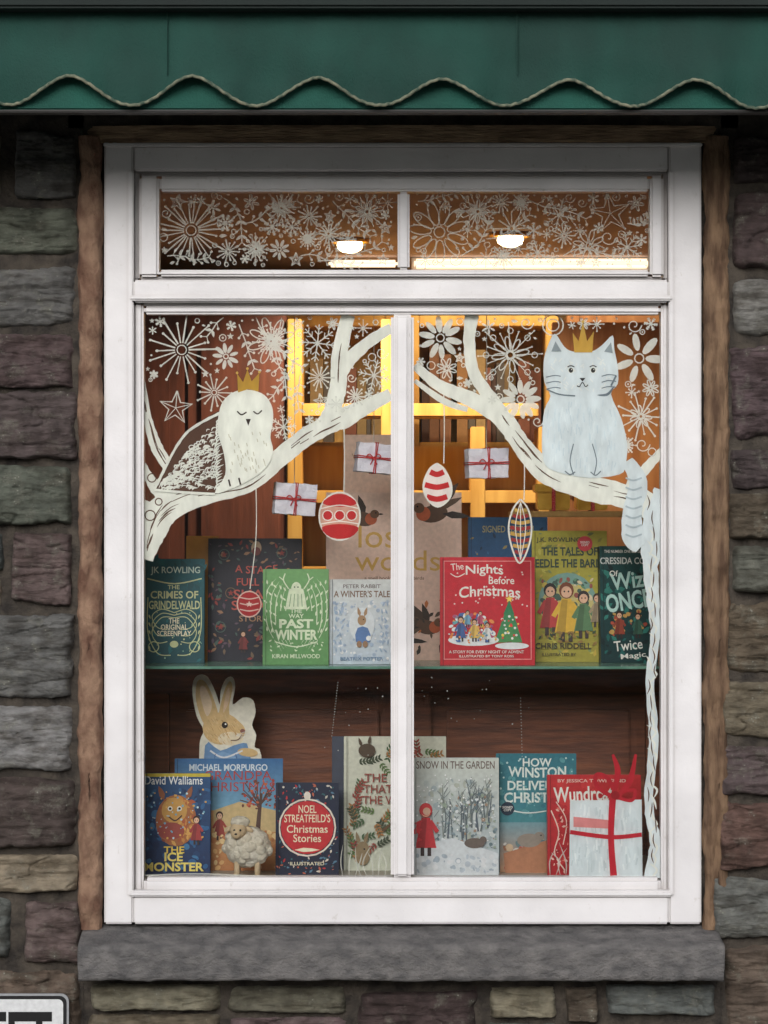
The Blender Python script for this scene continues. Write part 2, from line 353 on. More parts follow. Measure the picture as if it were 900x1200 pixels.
def a_tale(a,x0,y0,x1,y1):
    a.R(x0,y0,x1,y1,(222,226,226),(196,208,222)); b=(110,140,175)
    a.T('PETER RABBIT',424,687,44,4.5,(120,110,110)); a.T("A WINTER'S TALE",424,696,66,8,(128,98,80),.02)
    a.scatter(389,705,456,774,190,[(240,240,242),(170,188,212),(205,216,230),(188,204,222)],(0.7,2.4))
    for s_ in(-1,1):
        for q in range(2):
            for i in range(7): a.leaf(424+s_*(24+q*6),765-i*9,7,2,(-1.57+s_*random.uniform(-.9,.5)),(160,182,208))
    a.E(424,732,15,20,(226,232,238)); a.P([(419,736),(431,736),(434,752),(417,752)],(95,130,185),2); a.E(424,727,5,6,(176,140,104)); a.leaf(422,723,12,4,-1.8,(176,140,104)); a.leaf(427,723,12,4,-1.3,(176,140,104))
    a.E(421,755,3,4,(160,125,95)); a.E(428,755,3,4,(160,125,95)); a.E(432,748,3,3,(240,240,240)); a.E(426,726,.8,.8,(30,20,20),n=6); a.T('BEATRIX POTTER',424,772,50,4,b)
def a_nights(a,x0,y0,x1,y1):
    a.R(x0,y0,x1,y1,(205,28,48),(194,22,40)); w=wht
    for q in((520,657,623,658),(520,772,623,773),(520,657,521,773),(622,657,623,773)): a.R(*q,(235,150,150))
    a.T('The',536,664,15,8,w,.0,-.1); a.T('Nights',568,668,44,14,w,.015,0,2); a.T('Before',588,680,30,9,w,.01); a.T('Christmas',574,692,72,13,w,.015,0,3)
    a.L([(528,672),(536,676),(545,672)],1,w)
    for i in range(26): a.star(random.uniform(524,620),random.choice([random.uniform(700,712),random.uniform(660,700)]),1.4,w)
    tr=(54,140,90)
    a.P([(597,703),(612,752),(580,752)],tr)
    for i in range(4): a.P([(597,703+i*11),(603+i*3.2,720+i*11),(590-i*3.2,720+i*11)],(40+i*12,128+i*6,84))
    a.star(597,702,5,(245,215,90)); a.scatter(586,722,608,750,24,[(230,60,60),(245,215,90),w],(1,1.8)); a.R(594,752,600,758,(110,70,40))
    a.E(555,750,30,7,(232,236,240)); a.E(600,757,20,4,(232,236,240))
    cols=[(70,110,175),(230,190,90),(235,238,240),(110,170,180),(180,80,120),(240,150,80)]
    a.scatter(528,718,578,748,110,cols,(1.2,3.6),'blob'); figure(a,540,752,30,(70,100,160)); figure(a,556,752,27,(230,190,100)); figure(a,571,753,24,(235,235,235)); figure(a,548,735,20,(120,170,200)); figure(a,563,734,18,(200,90,120)); a.scatter(526,742,584,754,30,cols,(1,2),'blob')
    a.T('A STORY FOR EVERY NIGHT OF ADVENT',570,764,88,3.4,w,.01); a.T('ILLUSTRATED BY TONY ROSS',570,769,64,2.8,w,.01)
def a_beedle(a,x0,y0,x1,y1):
    a.R(x0,y0,x1,y1,(178,170,56),(160,150,56))
    a.scatter(x0+3,y0+3,x1-3,y1-3,130,[(196,188,84),(150,146,58),(130,146,88),(200,172,70),(110,120,60)],(1.2,3.6),'leaf')
    a.T('J.K. ROWLING',655,633,52,7,(70,76,42),.02); a.T('THE TALES OF',668,646,66,10,(50,70,52),.03); a.T('BEEDLE THE BARD',664,660,84,10,(50,70,52),.03)
    a.E(686,637,9,9,(208,50,62)); a.T('SIGNED\nCOPY',686,637,11,6,wht)
    a.E(665,705,34,34,(120,160,150)); a.E(665,712,32,28,(200,186,120)); a.scatter(636,678,694,740,90,[(90,140,110),(214,190,90),(150,80,70),(220,205,170),(60,90,80)],(1.5,4),'blob')
    figure(a,645,745,62,(190,60,60),(30,22,20)); figure(a,664,752,70,(226,180,60),(120,60,30)); figure(a,684,748,56,(90,130,90),(40,30,30)); figure(a,700,735,40,(170,150,120)); a.scatter(634,740,700,752,30,[(90,110,60),(150,120,60),(60,80,50)],(1.5,3),'leaf')
    a.T('CHRIS RIDDELL',660,757,66,7,(70,60,40),.02); a.T('ILLUSTRATED BY',655,767,40,3.5,(70,60,40))
def a_wiz(a,x0,y0,x1,y1):
    a.R(x0,y0,x1,y1,(22,74,74),(14,52,56)); a.scatter(x0+2,y0+25,x1-2,y1-3,110,[(30,104,100),(18,60,62),(52,130,120),(12,40,44)],(2,5),'leaf')
    a.T('THE NUMBER ONE BESTSELLER',735,646,52,3.5,wht); a.T('CRESSIDA COWELL',742,657,76,8,(220,226,224),.02)
    a.T('Wiz',736,680,40,20,(190,226,220),.02,-.12); a.T('Of',720,672,10,7,wht); a.T('ONCE',737,704,54,22,(190,226,220),.03,-.15)
    a.scatter(716,715,760,745,50,[(180,80,60),(40,120,110),(200,160,90),(20,50,50)],(1.2,3.4),'blob'); figure(a,726,748,32,(150,66,50)); figure(a,748,748,30,(60,100,84))
    a.T('Twice',736,756,34,12,wht,.01,-.1); a.T('Magic',742,769,30,8,wht,.01,-.1)
B=book
B(218,628,256,.40,SH_Z,(205,140,30),None,.012,2)
B(243,631,353,.36,SH_Z,(38,36,50),a_stage,.02,3,tz=-3)
B(168,655,239,.28,SH_Z,(8,84,96),a_grind,.03,4)
B(308,667,385,.22,SH_Z,(104,162,96),a_winter,.025,4)
B(386,679,462,.24,SH_Z,(205,212,222),a_tale,.012,4)
B(516,653,627,.21,SH_Z,(200,28,44),a_nights,.018,4)
B(624,622,712,.33,SH_Z,(168,160,50),a_beedle,.02,4)
B(704,640,772,.30,SH_Z,(18,62,66),a_wiz,.03,4,tz=6)
def a_blue(a,x0,y0,x1,y1):
    a.R(x0,y0,x1,y1,(32,84,130),(24,60,100)); a.scatter(x0+3,y0+3,x1-3,y1,50,[(50,104,150),(150,134,84),(20,50,80)],(1,3),'leaf'); a.T('SIGNED EDITION',(x0+x1)/2,y0+14,60,8,(170,164,120))
B(549,606,642,.42,SH_Z,(30,80,125),a_blue,.02,2)
def a_morp(a,x0,y0,x1,y1):
    a.R(x0,y0,x1,y0+60,(50,104,160),(120,170,200)); a.R(x0,y0+60,x1,y1,(214,164,108),(190,126,76))
    a.T('MICHAEL MORPURGO',267,900,92,8,(214,226,236),.02); a.T('GRANDPA\nCHRISTMAS',278,916,88,24,(176,64,58),.0)
    a.P([(250,950),(280,940),(330,952),(330,975),(250,975)],(206,180,130)); a.L([(300,1010),(303,960),(306,930)],[7,5,3],(84,56,46)); 
    for i in range(14): a.L([(304,945),(304+random.uniform(-24,24),925+random.uniform(-8,16))],1.2,(84,56,46),0)
    a.scatter(284,915,328,948,60,[(170,60,50),(110,60,50),(200,100,60)],(1,2.4),'blob'); figure(a,257,985,34,(160,60,50)); a.scatter(250,975,328,1018,80,[(226,180,120),(190,124,76),(235,205,150)],(1.5,4),'blob')
B(204,890,331,.30,FL_Z,(60,110,160),a_morp,.012,5)
def a_wall(a,x0,y0,x1,y1):
    a.R(x0,y0,x1,y1,(30,78,130),(14,38,84)); a.R(x0,y0,x1,y0+4,(208,186,60)); 
    a.scatter(170,925,243,1020,120,[(40,96,150),(24,60,108),(60,120,170),(18,44,90)],(2,6),'blob')
    a.T('David Walliams',203,915,68,10,(236,240,244),.01)
    a.E(206,962,24,30,(170,104,60)); a.scatter(190,935,224,990,90,[(206,140,70),(180,90,54),(140,70,50),(222,170,90)],(2,4),'leaf'); a.E(204,950,15,15,(206,156,80)); a.E(200,974,16,10,(160,70,60))
    for x,y in((192,930),(218,930)): a.leaf(x,y+8,18,7,-1.57+ (x-205)*.03,(150,90,60))
    a.E(199,948,3,3,wht,n=8); a.E(210,948,3,3,wht,n=8); a.E(199,948,1.6,1.6,(20,20,20),n=8); a.E(210,948,1.6,1.6,(20,20,20),n=8); a.L([(197,957),(205,962),(213,956)],1.6,(60,20,20))
    a.scatter(170,925,243,985,60,[(120,180,210),(200,225,235),(230,180,90)],(0.5,1.4)); figure(a,230,990,34,(170,60,60))
    a.T('THE',204,996,24,8,(236,206,90),.02); a.T('ICE\nMONSTER',204,1010,70,22,(240,222,120),.03)
B(168,907,246,.22,FL_Z,(20,54,100),a_wall,.03,5)
def a_noel(a,x0,y0,x1,y1):
    a.R(x0,y0,x1,y1,(30,38,66),(24,32,58)); c=[(195,50,55),(225,215,205),(60,110,120),(196,104,80),(90,130,160)]
    a.scatter(x0+3,y0+3,x1-3,y1-3,150,c,(.8,2.2),'leaf'); a.scatter(x0+3,y0+3,x1-3,y1-3,60,c,(.6,1.4))
    a.C(360,970,33,2,(235,225,215)); a.P([(360+31*math.cos(t*math.pi/12),970+31*math.sin(t*math.pi/12)) for t in range(24)],(200,44,52)); a.E(360,933,4,5,(235,225,215))
    a.T('NOEL\nSTREATFEILD\'S',360,954,54,20,cream,.01); a.T('Christmas\nStories',360,977,48,20,cream,.01); a.leaf(345,996,30,5,0,cream); a.T('ILLUSTRATED',360,1012,40,4,cream)
B(323,918,397,.20,FL_Z,(28,36,62),a_noel,.02,4)
def a_that(a,x0,y0,x1,y1):
    a.R(x0,y0,x1,y1,(214,214,198),(196,200,184)); c=[(66,96,60),(98,124,72),(150,64,54),(60,70,50),(170,120,70)]
    def sprig(x,y,an):
        a.L([(x,y),(x+math.cos(an)*14,y+math.sin(an)*14)],.9,(70,80,54),0)
        cc=random.choice(c)
        for q in range(4):
            for sg in(-1,1): a.leaf(x+math.cos(an)*q*4,y+math.sin(an)*q*4,6,2.6,an+sg*.8,cc)
    for i in range(16): sprig(random.uniform(x0+14,x1-18),random.uniform(y0+14,y0+34),random.uniform(0,6.28))
    for i in range(16): sprig(random.uniform(x0+8,x0+18),random.uniform(y0+40,y1-10),random.uniform(-2.2,-.9))
    for i in range(22): sprig(random.uniform(x0+16,x1-18),random.uniform(y1-70,y1-18),random.uniform(0,6.28))
    t=(150,70,60); a.T('THE FOX',457,912,60,10,t,.01); a.T('THAT SAVED',464,925,76,10,t,.01); a.T('THE WOOD',460,938,70,10,t,.01)
    a.E(470,962,13,8,(104,76,50)); a.E(484,955,6,6,(104,76,50)); a.L([(458,966),(448,974)],3,(104,76,50),0); a.E(430,880,10,8,(80,60,44)); a.leaf(424,876,12,4,-1.9,(80,60,44)); a.leaf(432,874,12,4,-1.4,(80,60,44))
    a.E(425,1000,9,14,(140,120,90)); a.leaf(421,990,16,5,-1.8,(140,120,90)); a.leaf(427,990,16,5,-1.3,(140,120,90)); a.E(427,995,1.2,1.2,(30,20,20),n=6)
B(403,864,523,.30,FL_Z,(200,200,186),a_that,.02,5)
B(389,864,404,.315,FL_Z,(28,40,70),None,.012,5)
def a_snow(a,x0,y0,x1,y1):
    a.R(x0,y0,x1,y1,(206,212,206),(180,194,204))
    a.T('SNOW IN THE GARDEN',534,897,92,9,(110,92,84),.01)
    a.scatter(490,915,580,985,120,[(190,200,200),(170,184,190),(214,220,220),(180,186,176)],(2,5),'blob')
    for i in range(22):
        x=random.uniform(506,576); y=random.uniform(912,950); h=random.uniform(30,56)
        a.L([(x,y+h),(x+random.uniform(-3,3),y+h*.5),(x+random.uniform(-7,7),y)],[2.2,1.4,.6],random.choice([(110,122,126),(134,142,138),(92,104,116)]))
        for j in range(5):
            yy=y+h*random.uniform(.1,.7); a.L([(x,yy),(x+random.uniform(-8,8),yy-8)],.6,(110,120,124),0)
    a.scatter(512,930,581,1000,120,[(226,232,236),(140,160,170),(160,176,160),(110,130,138),(170,146,128)],(.8,2.6),'blob'); a.scatter(487,905,582,1020,120,[(244,246,248)],(.5,1.2))
    a.P([(484,992),(530,982),(584,1000),(584,1027),(484,1027)],(216,223,230)); a.scatter(489,1000,581,1022,50,[(190,202,215),(170,184,198),(226,230,236)],(1,4),'blob')
    figure(a,499,1003,62,(205,54,62),(190,50,56)); a.E(499,949,7,7,(215,64,70)); a.E(500,951,4.5,4.5,(226,184,160)); a.E(556,988,12,6,(110,98,92)); a.E(566,984,4,4,(110,98,92)); a.scatter(487,960,494,985,12,[(205,54,62)],(1,2.4))
B(484,889,585,.20,FL_Z,(190,200,204),a_snow,.02,4)
def a_wins(a,x0,y0,x1,y1):
    a.R(x0,y0,x1,y0+80,(44,116,134),(70,140,150)); a.R(x0,y0+80,x1,y1,(120,160,172),(196,150,116)); w=(226,238,234)
    a.scatter(x0+5,y0+5,x1-5,y0+72,80,[(60,130,146),(54,122,138),(90,156,164)],(1,5),'blob')
    a.T('HOW',630,894,34,10,w,.02); a.T('WINSTON',630,906,68,12,w,.025,0,-2); a.T('DELIVERED',630,921,70,11,w,.025); a.T('CHRISTMAS',632,935,82,12,w,.025)
    a.scatter(x0+3,y0+3,x1-3,y0+72,50,[(190,220,220),(120,184,190)],(.6,1.4)); a.L([(584,945),(620,953),(674,944)],1.4,w)
    a.E(595,948,8,8,(30,50,70)); a.T('SIGNED\nCOPY',595,948,12,6,wht)
    a.scatter(588,985,670,1020,130,[(170,120,92),(206,180,150),(106,130,136),(180,96,84),(220,215,210)],(1.5,5),'blob'); a.P([(590,1000),(640,985),(650,1024),(592,1024)],(180,124,92)); a.E(620,985,14,8,(150,140,130)); a.E(632,980,6,5,(150,140,130)); a.E(634,979,1,1,(30,20,20),n=6)
B(582,884,676,.27,FL_Z,(50,120,136),a_wins,.02,4)
def a_wund(a,x0,y0,x1,y1):
    a.R(x0,y0,x1,y1,(196,36,44),(180,28,38)); a.scatter(651,918,742,1018,90,[(206,50,54),(176,26,36),(190,40,44)],(3,8),'blob'); a.T('Wundrcat',684,931,70,18,wht,.02,-.04); a.T('BY JESSICA TOWNSEND',694,916,80,5,(236,200,190))
    a.L([(646,950),(655,975),(650,1000),(662,1020)],1.4,(236,210,200)); a.L([(652,940),(664,962),(660,990)],1.2,(236,210,200)); a.scatter(649,945,666,1020,40,[(226,120,110),(235,190,180),(150,20,30)],(1,2.2),'leaf')
B(642,909,752,.17,FL_Z,(188,30,40),a_wund,.03,4)
def flatboard(name,x0,y0,x1,depth,base_z,col,artf,lean=2,th=.006):
    k=(D+depth)/D; top=W(x0,y0,depth).z; xa=W(x0,0,depth).x; xb=W(x1,0,depth).x
    o=Vector(((xa+xb)/2,depth,base_z)); e=empty(name,o); e.rotation_euler=(-math.radians(lean),0,0)
    box('board',(-(xb-xa)/2,0,0),((xb-xa)/2,th,(top-base_z)),mat('card',col,None,.6,20),e,.001)
    a=Art(depth,2e-5,o.copy(),-.0006); artf(a,x0,y0,x1,600+(CZ-base_z)/k/S); a.build('print',M_print,e); return e
def robin(a,x,y,s_,fl=1):
    a.leaf(x,y-2*s_,26*s_,9*s_,(-2.3 if fl>0 else -.84),(74,56,46)); a.leaf(x-2*fl*s_,y-3*s_,20*s_,5*s_,(-2.7 if fl>0 else -.44),(96,74,58)); a.leaf(x+2*fl*s_,y-3*s_,18*s_,6*s_,(-1.9 if fl>0 else -1.24),(60,46,40))
    a.E(x,y,10*s_,6*s_,(92,66,50),.2*fl); a.leaf(x-6*s_*fl,y,20*s_,5*s_,(math.pi-.1 if fl>0 else .1),(52,42,38))
    a.E(x+7*s_*fl,y+0*s_,5*s_,5*s_,(186,92,54)); a.E(x+10*s_*fl,y-4*s_,3.8*s_,3.6*s_,(110,76,52)); a.leaf(x+13*s_*fl,y-4*s_,4.5*s_,1.6*s_,0 if fl>0 else math.pi,(40,30,30)); a.E(x+11*s_*fl,y-5*s_,.7*s_,.7*s_,(15,10,10),n=6)
def a_post(a,x0,y0,x1,y1):
    a.R(x0,y0,x1,y1,(232,202,186),(224,190,174)); g=(210,168,90)
    a.T('lost',450,628,60,28,g,.0); a.T('words',466,657,100,24,g,.0); a.T('a spell book of winter birds',462,678,70,5,(130,100,84))
    robin(a,425,608,1.4,1); robin(a,508,602,1.7,-1); robin(a,500,735,1.4,1); robin(a,470,750,1.2,-1)
    a.leaf(515,765,20,7,-1.2,(60,50,44)); a.scatter(480,700,535,772,14,[(90,70,56),(190,110,60),(60,50,44)],(2,4),'leaf')
flatboard('display_poster',382,577,541,.40,SH_Z,(230,198,182),a_post)
def a_up(a,x0,y0,x1,y1):
    a.R(x0,y0,x1,y1,(232,200,180),(226,192,172)); a.T('WINTER\nREADS',434,540,44,18,(190,154,126),.0)
flatboard('display_poster',403,509,466,.44,SH_Z,(230,196,176),a_up)
def rabbit():
    depth=.40
    o=Vector((W(266,0,depth).x,depth,FL_Z)); e=empty('rabbit_cutout',o); e.rotation_euler=(-math.radians(3),0,0)
    a=Art(depth,1e-4,o.copy(),0)
    outl=[(240,1018),(232,960),(233,890),(234,868),(238,856),(230,840),(225,815),(226,798),(233,791),(243,794),(252,812),(257,826),(258,810),(264,796),(272,794),(275,806),(272,826),(284,818),(296,821),(299,836),(295,850),(300,862),(298,876),(306,886),(306,960),(300,1018)]
    a.P(outl,(234,228,212),3)
    o2=a.build('card_front',M_print,e)
    md=o2.modifiers.new('s','SOLIDIFY'); md.thickness=.003; md.offset=-1
    b=Art(depth,3e-5,o.copy(),-.004)
    t=(220,186,132)
    b.P([(240,850),(230,826),(229,805),(233,797),(241,801),(250,820),(255,842)],t,4); b.P([(242,840),(235,820),(234,806),(240,806),(248,826)],(234,208,178),4)
    b.P([(256,842),(261,814),(268,799),(272,806),(268,828),(268,845)],t,4); b.P([(261,836),(264,814),(268,806),(268,822)],(232,200,166),4)
    b.E(258,854,21,19,t); b.P([(264,838),(282,848),(287,858),(280,868),(262,872),(248,868)],t,4); b.E(270,866,15,8,(236,220,190)); 
    for i in range(150):
        x=random.uniform(238,284); y=random.uniform(836,872)
        if (x-260)**2/440+(y-854)**2/340<.9: b.L([(x,y),(x+random.uniform(1,3),y+3)],.7,random.choice([(196,156,104),(232,202,154),(204,166,112)]),0)
    b.E(284,857,3,2.5,(140,90,80)); b.E(263,850,3.6,3.8,(40,24,16)); b.E(264,849,1.1,1.1,wht,n=8); b.L([(283,861),(279,867),(270,868)],1,(110,70,50))
    for i in range(-1,3): b.L([(276,862),(292,860+i*4)],.5,(236,230,220),0)
    b.P([(240,874),(258,880),(280,872),(292,880),(296,960),(244,960)],(110,148,192),3); b.E(290,882,12,5,t,.1); b.leaf(250,884,30,10,.2,(130,166,206))
    b.L([(246,880),(262,888),(284,880)],2,(230,230,235)); b.L([(252,884),(250,900)],1,(70,100,150),0); b.L([(276,884),(280,900)],1,(70,100,150),0)
    b.build('print',M_print,e)
rabbit()
def sheep():
    y=.125; k=(D+y)/D; c=W(290,992,y); u=S*k; e=empty('toy_sheep',(c.x,y,FL_Z)); h=c.z-FL_Z
    blob('body',(0,0,h),(27*u,20*u,24*u),M_fluff,e,5,.0035,75)
    for i in range(26):
        t=random.uniform(0,6.28); p=random.uniform(-.7,1.2); q=Vector((math.cos(t)*math.cos(p)*24*u,-abs(math.sin(t))*math.cos(p)*18*u,h+math.sin(p)*21*u)); blob('fleece_%d'%i,q,(6.5*u,5*u,6*u),M_fluff,e,3,.002,110)
    hx,hz=-10*u,h+25*u
    blob('head',(hx,-15*u,hz-4*u),(10*u,10*u,10*u),M_face,e,3)
    blob('muzzle',(hx-2*u,-24*u,hz-8*u),(6*u,5*u,5*u),M_face,e,3)
    blob('topknot',(hx+2*u,-12*u,hz+5*u),(11*u,10*u,7*u),M_fluff,e,4,.003,90)
    blob('ear_1',(hx-11*u,-12*u,hz-3*u),(6*u,2.4*u,3*u),M_face,e,3,rot=(0,-.5,0)); blob('ear_2',(hx+12*u,-13*u,hz-3*u),(6*u,2.4*u,3*u),M_face,e,3,rot=(0,.5,0))
    for s_ in(-4,3): blob('eye',(hx+s_*u,-24.5*u,hz-3*u),(1.3*u,1*u,1.4*u),M_dark,e,2)
    blob('nose',(hx-2*u,-28.5*u,hz-7*u),(1.8*u,1*u,1.2*u),M_dark,e,2)
    for i,(lx,ly) in enumerate(((-12,-8),(12,-8),(-12,8),(12,8))): tube('leg_%d'%i,[(lx*u,ly*u,.0005),(lx*u,ly*u,h-16*u)],3.4*u,M_face,e)
sheep()
# ---------------- glass shelf, display base, back panel
e=empty('glass_shelf')
a0=W(166,0,.14).x; b0=W(778,0,.14).x
box('shelf_glass',(a0-.02,.16,SH_Z-.007),(b0+.02,.48,SH_Z-.0005),M_gedge,e,.001)
box('shelf_bracket',(a0-.03,.18,SH_Z-.03),(a0-.018,.44,SH_Z-.009),M_dark,e); box('shelf_bracket_2',(b0+.018,.18,SH_Z-.03),(b0+.03,.44,SH_Z-.009),M_dark,e)
e=empty('display_base')
box('window_board',(-.85,.075,FL_Z-.03),(.85,.66,FL_Z-.0005),mat('painted_board',(205,198,186),(190,184,172),.5,8),e)
e=empty('wood_panelling')
def pb(n,x0,y0,x1,y1,ya,yb_,m): return pbox(n,x0,y0,x1,y1,ya,yb_,m,e,.004)
pb('backing',110,800,800,1010,.61,.64,M_wood)
pb('top_rail',110,788,800,812,.575,.609,M_wood); pb('cap',105,782,805,788.5,.56,.65,M_wood)
for i,(x0,x1) in enumerate([(110,198),(462,505),(757,800)]): pb('stile_%d'%i,x0,812.5,x1,1010,.575,.609,M_wood)
pb('bottom_rail',198.5,975,756.5,1010,.58,.609,M_wood)
for i,(x0,x1) in enumerate([(218,444),(524,738)]): pb('raised_panel_%d'%i,x0,832,x1,960,.588,.6095,M_wood)
# ---------------- interior
e=empty('shop_interior')
xl,xr,yB=-2.0,2.0,3.5; zc=2.6
box('ceiling',(xl,.2,zc),(xr,yB+.1,zc+.1),M_ceil,e,0)
box('back_wall',(xl,yB,.0),(xr,yB+.1,zc-.001),M_wallp,e,0)
box('left_wall',(xl-.1,.2,.0),(xl,yB,zc-.001),M_wallp,e,0); box('right_wall',(xr,.2,.0),(xr+.1,yB,zc-.001),M_wallp,e,0)
box('shop_floor',(xl,.2,.02),(xr,yB,.1),M_floor,e,0)
def bookcase(x0,x1,y0,z0,z1,m,n,seed,fill=.8,depth=.3):
    rnd=random.Random(seed); e=empty('bookcase'); W_=.045
    box('side',(x0,y0,z0),(x0+W_,y0+depth,z1),m,e); box('side_2',(x1-W_,y0,z0),(x1,y0+depth,z1),m,e); box('back',(x0+W_,y0+depth-.02,z0),(x1-W_,y0+depth-.001,z1-.002),m,e,0)
    vs=[];fs=[];cs=[]
    for i in range(n+1):
        z=z0+(z1-z0-.04)*i/n; box('shelf_%d'%i,(x0+W_+.001,y0+.004,z),(x1-W_-.001,y0+depth-.021,z+.04),m,e)
        if i<n:
            x=x0+W_+.01; gap=(z1-z0)/n-.06
            while x<x1-W_-.05:
                w=rnd.uniform(.014,.05); h=gap*rnd.uniform(.5,.9); dd=rnd.uniform(.04,.1)
                if rnd.random()<fill:
                    c=lin(rnd.choice([(100,60,46),(84,76,66),(130,108,76),(86,80,56),(120,88,54),(60,42,36),(70,64,60),(112,78,56),(128,106,70)]))
                    k=len(vs); a=(x,y0+dd,z+.041); b=(x+w-.002,y0+depth-.05,z+.041+h)
                    vs+= [(a[0],a[1],a[2]),(b[0],a[1],a[2]),(b[0],b[1],a[2]),(a[0],b[1],a[2]),(a[0],a[1],b[2]),(b[0],a[1],b[2]),(b[0],b[1],b[2]),(a[0],b[1],b[2])]
                    for f in((0,1,5,4),(1,2,6,5),(3,0,4,7),(4,5,6,7),(2,3,7,6)): fs.append(tuple(k+q for q in f)); cs.append(c)
                x+=w
    o=mesh('shelved_books',vs,fs,M_print,e); ca=o.data.color_attributes.new(name='Col',type='FLOAT_COLOR',domain='CORNER'); i=0
    for p,c in zip(o.data.polygons,cs):
        for _ in p.vertices: ca.data[i].color=c; i+=1
    return e
bookcase(-.35,.05,3.1,.1,2.4,M_ochre,5,1)
bookcase(.08,.62,3.1,.1,2.4,M_ochre,5,2)
bookcase(.65,1.6,3.1,.1,2.4,M_orange,5,3)
bookcase(-1.6,-.38,3.1,.1,2.4,M_wooddk,5,4)
e=empty('wooden_cabinet'); yc=2.75
x0=W(100,0,yc).x; x1=W(335,0,yc).x
box('carcass',(x0,yc+.02,.1),(x1,yc+.3,2.38),M_wooddk,e); box('door',(x0+.02,yc,.15),((x0+x1)/2-.003,yc+.019,2.34),M_wooddk,e,.006); box('door_2',((x0+x1)/2+.003,yc,.15),(x1-.02,yc+.019,2.34),M_wooddk,e,.006)
for q in(0,1):
    xa=x0+.07 if q==0 else (x0+x1)/2+.05; xb=(x0+x1)/2-.05 if q==0 else x1-.07
    box('panel_%d'%q,(xa,yc-.01,1.2),(xb,yc-.001,2.26),M_wooddk,e,.006)
e=empty('display_unit'); yc=2.75
x0=W(345,0,yc).x; x1=W(640,0,yc).x; zt=W(0,500,yc).z
for i,px in enumerate((345,455,560,640)):
    xx=W(px,0,yc).x; box('post_%d'%i,(xx-.025,yc,.1),(xx+.025,yc+.28,2.36 if i<2 else zt),M_ochre,e)
for i,py in enumerate((488,590,680)):
    z=W(0,py,yc).z; box('shelf_%d'%i,(x0+.026,yc+.003,z),(x1-.026,yc+.26,z+.045),M_ochre,e)
box('back_panel',(x0,yc+.282,.1),(x1,yc+.297,zt-.06),M_ochre,e,0)
e=empty('display_unit')
x0=W(640,0,2.6).x; x1=W(800,0,2.6).x; z=W(0,600,2.6).z
box('tall_panel',(x0+.04,2.9,.1),(x1+.3,2.94,2.36),M_orange,e); box('counter',(x0-.0,2.5,.1),(x1+.3,2.74,z),M_orange,e)
box('panel_mould',(x0+.1,2.885,1.75),(x0+.42,2.899,2.28),M_orange,e,.006); box('panel_mould_2',(x0+.5,2.885,1.75),(x1+.1,2.899,2.28),M_orange,e,.006)
e=empty('gold_gift_box'); pbox('gold_box',630,570,668,598,.9,1.0,M_gold,e,.004); pbox('gold_lid',627,567,671,577,.89,1.01,M_gold,e,.003); pbox('ribbon',647,566,651,599,.885,1.015,M_string,e,.001)
e=empty('gold_gift_box'); pbox('gold_box',676,574,712,598,.9,1.0,M_gold,e,.004); pbox('gold_lid',673,571,715,580,.89,1.01,M_gold,e,.003); pbox('ribbon',693,570,697,599,.885,1.015,M_string,e,.001)
e=empty('side_table'); pbox('table_top',600,599,760,606,.85,1.05,M_ochre,e,.002)
for q in(606,750): pbox('leg_%d'%q,q,606.5,q+8,1150,.87,1.0,M_ochre,e)
def lampobj(px,py):
    y=(zc-.01-CZ)/((600-py)*S)*D-D; p=W(px,py,y)
    e=empty('ceiling_spotlight',(p.x,y,zc)); 
    tube('rim',[(.062*math.cos(t*math.pi/12),.062*math.sin(t*math.pi/12),-.006) for t in range(25)],.007,M_gold,e)
    bm=bmesh.new(); bmesh.ops.create_icosphere(bm,subdivisions=2,radius=.045)
    for v in bm.verts: v.co.z*=.6
    me=bpy.data.meshes.new('bulb'); bm.to_mesh(me); bm.free(); me.materials.append(M_lamp); o=link(bpy.data.objects.new('bulb',me),e); o.location=(0,0,-.02)
    l=bpy.data.lights.new('bulb_light','SPOT'); l.energy=74; l.spot_size=math.radians(160); l.spot_blend=.7; l.color=(1,.81,.57); l.shadow_soft_size=.05; o=link(bpy.data.objects.new('bulb_light',l),e); o.location=(0,0,-.06)
lampobj(410,284); lampobj(598,277)
e=empty('bright_strip'); y=3.0  # added glowing boxes standing in for the bright band at the wall top
a_=W(482,312,y); b_=W(764,312,y)
box('strip_back',(a_.x,y+.03,zc-.05),(b_.x,y+.12,zc-.001),M_white,e)
box('tube',(a_.x+.01,y-.01,zc-.042),(b_.x-.01,y+.029,zc-.010),M_strip,e,.008)  # glowing box added for the bright band, not a lamp tube
a2=W(385,312,y); b2=W(466,312,y)
box('glow_strip_2',(a2.x,y-.01,zc-.038),(b2.x,y+.029,zc-.014),M_strip,e,.008)
l=bpy.data.lights.new('strip_area','AREA'); l.shape='RECTANGLE'; l.size=.9; l.size_y=.1; l.energy=6; l.color=(1,.85,.62); o=link(bpy.data.objects.new('strip_area',l),e); o.location=((a_.x+b_.x)/2,y-.06,zc-.06)  # area lamp added to cast the glowing strip's light
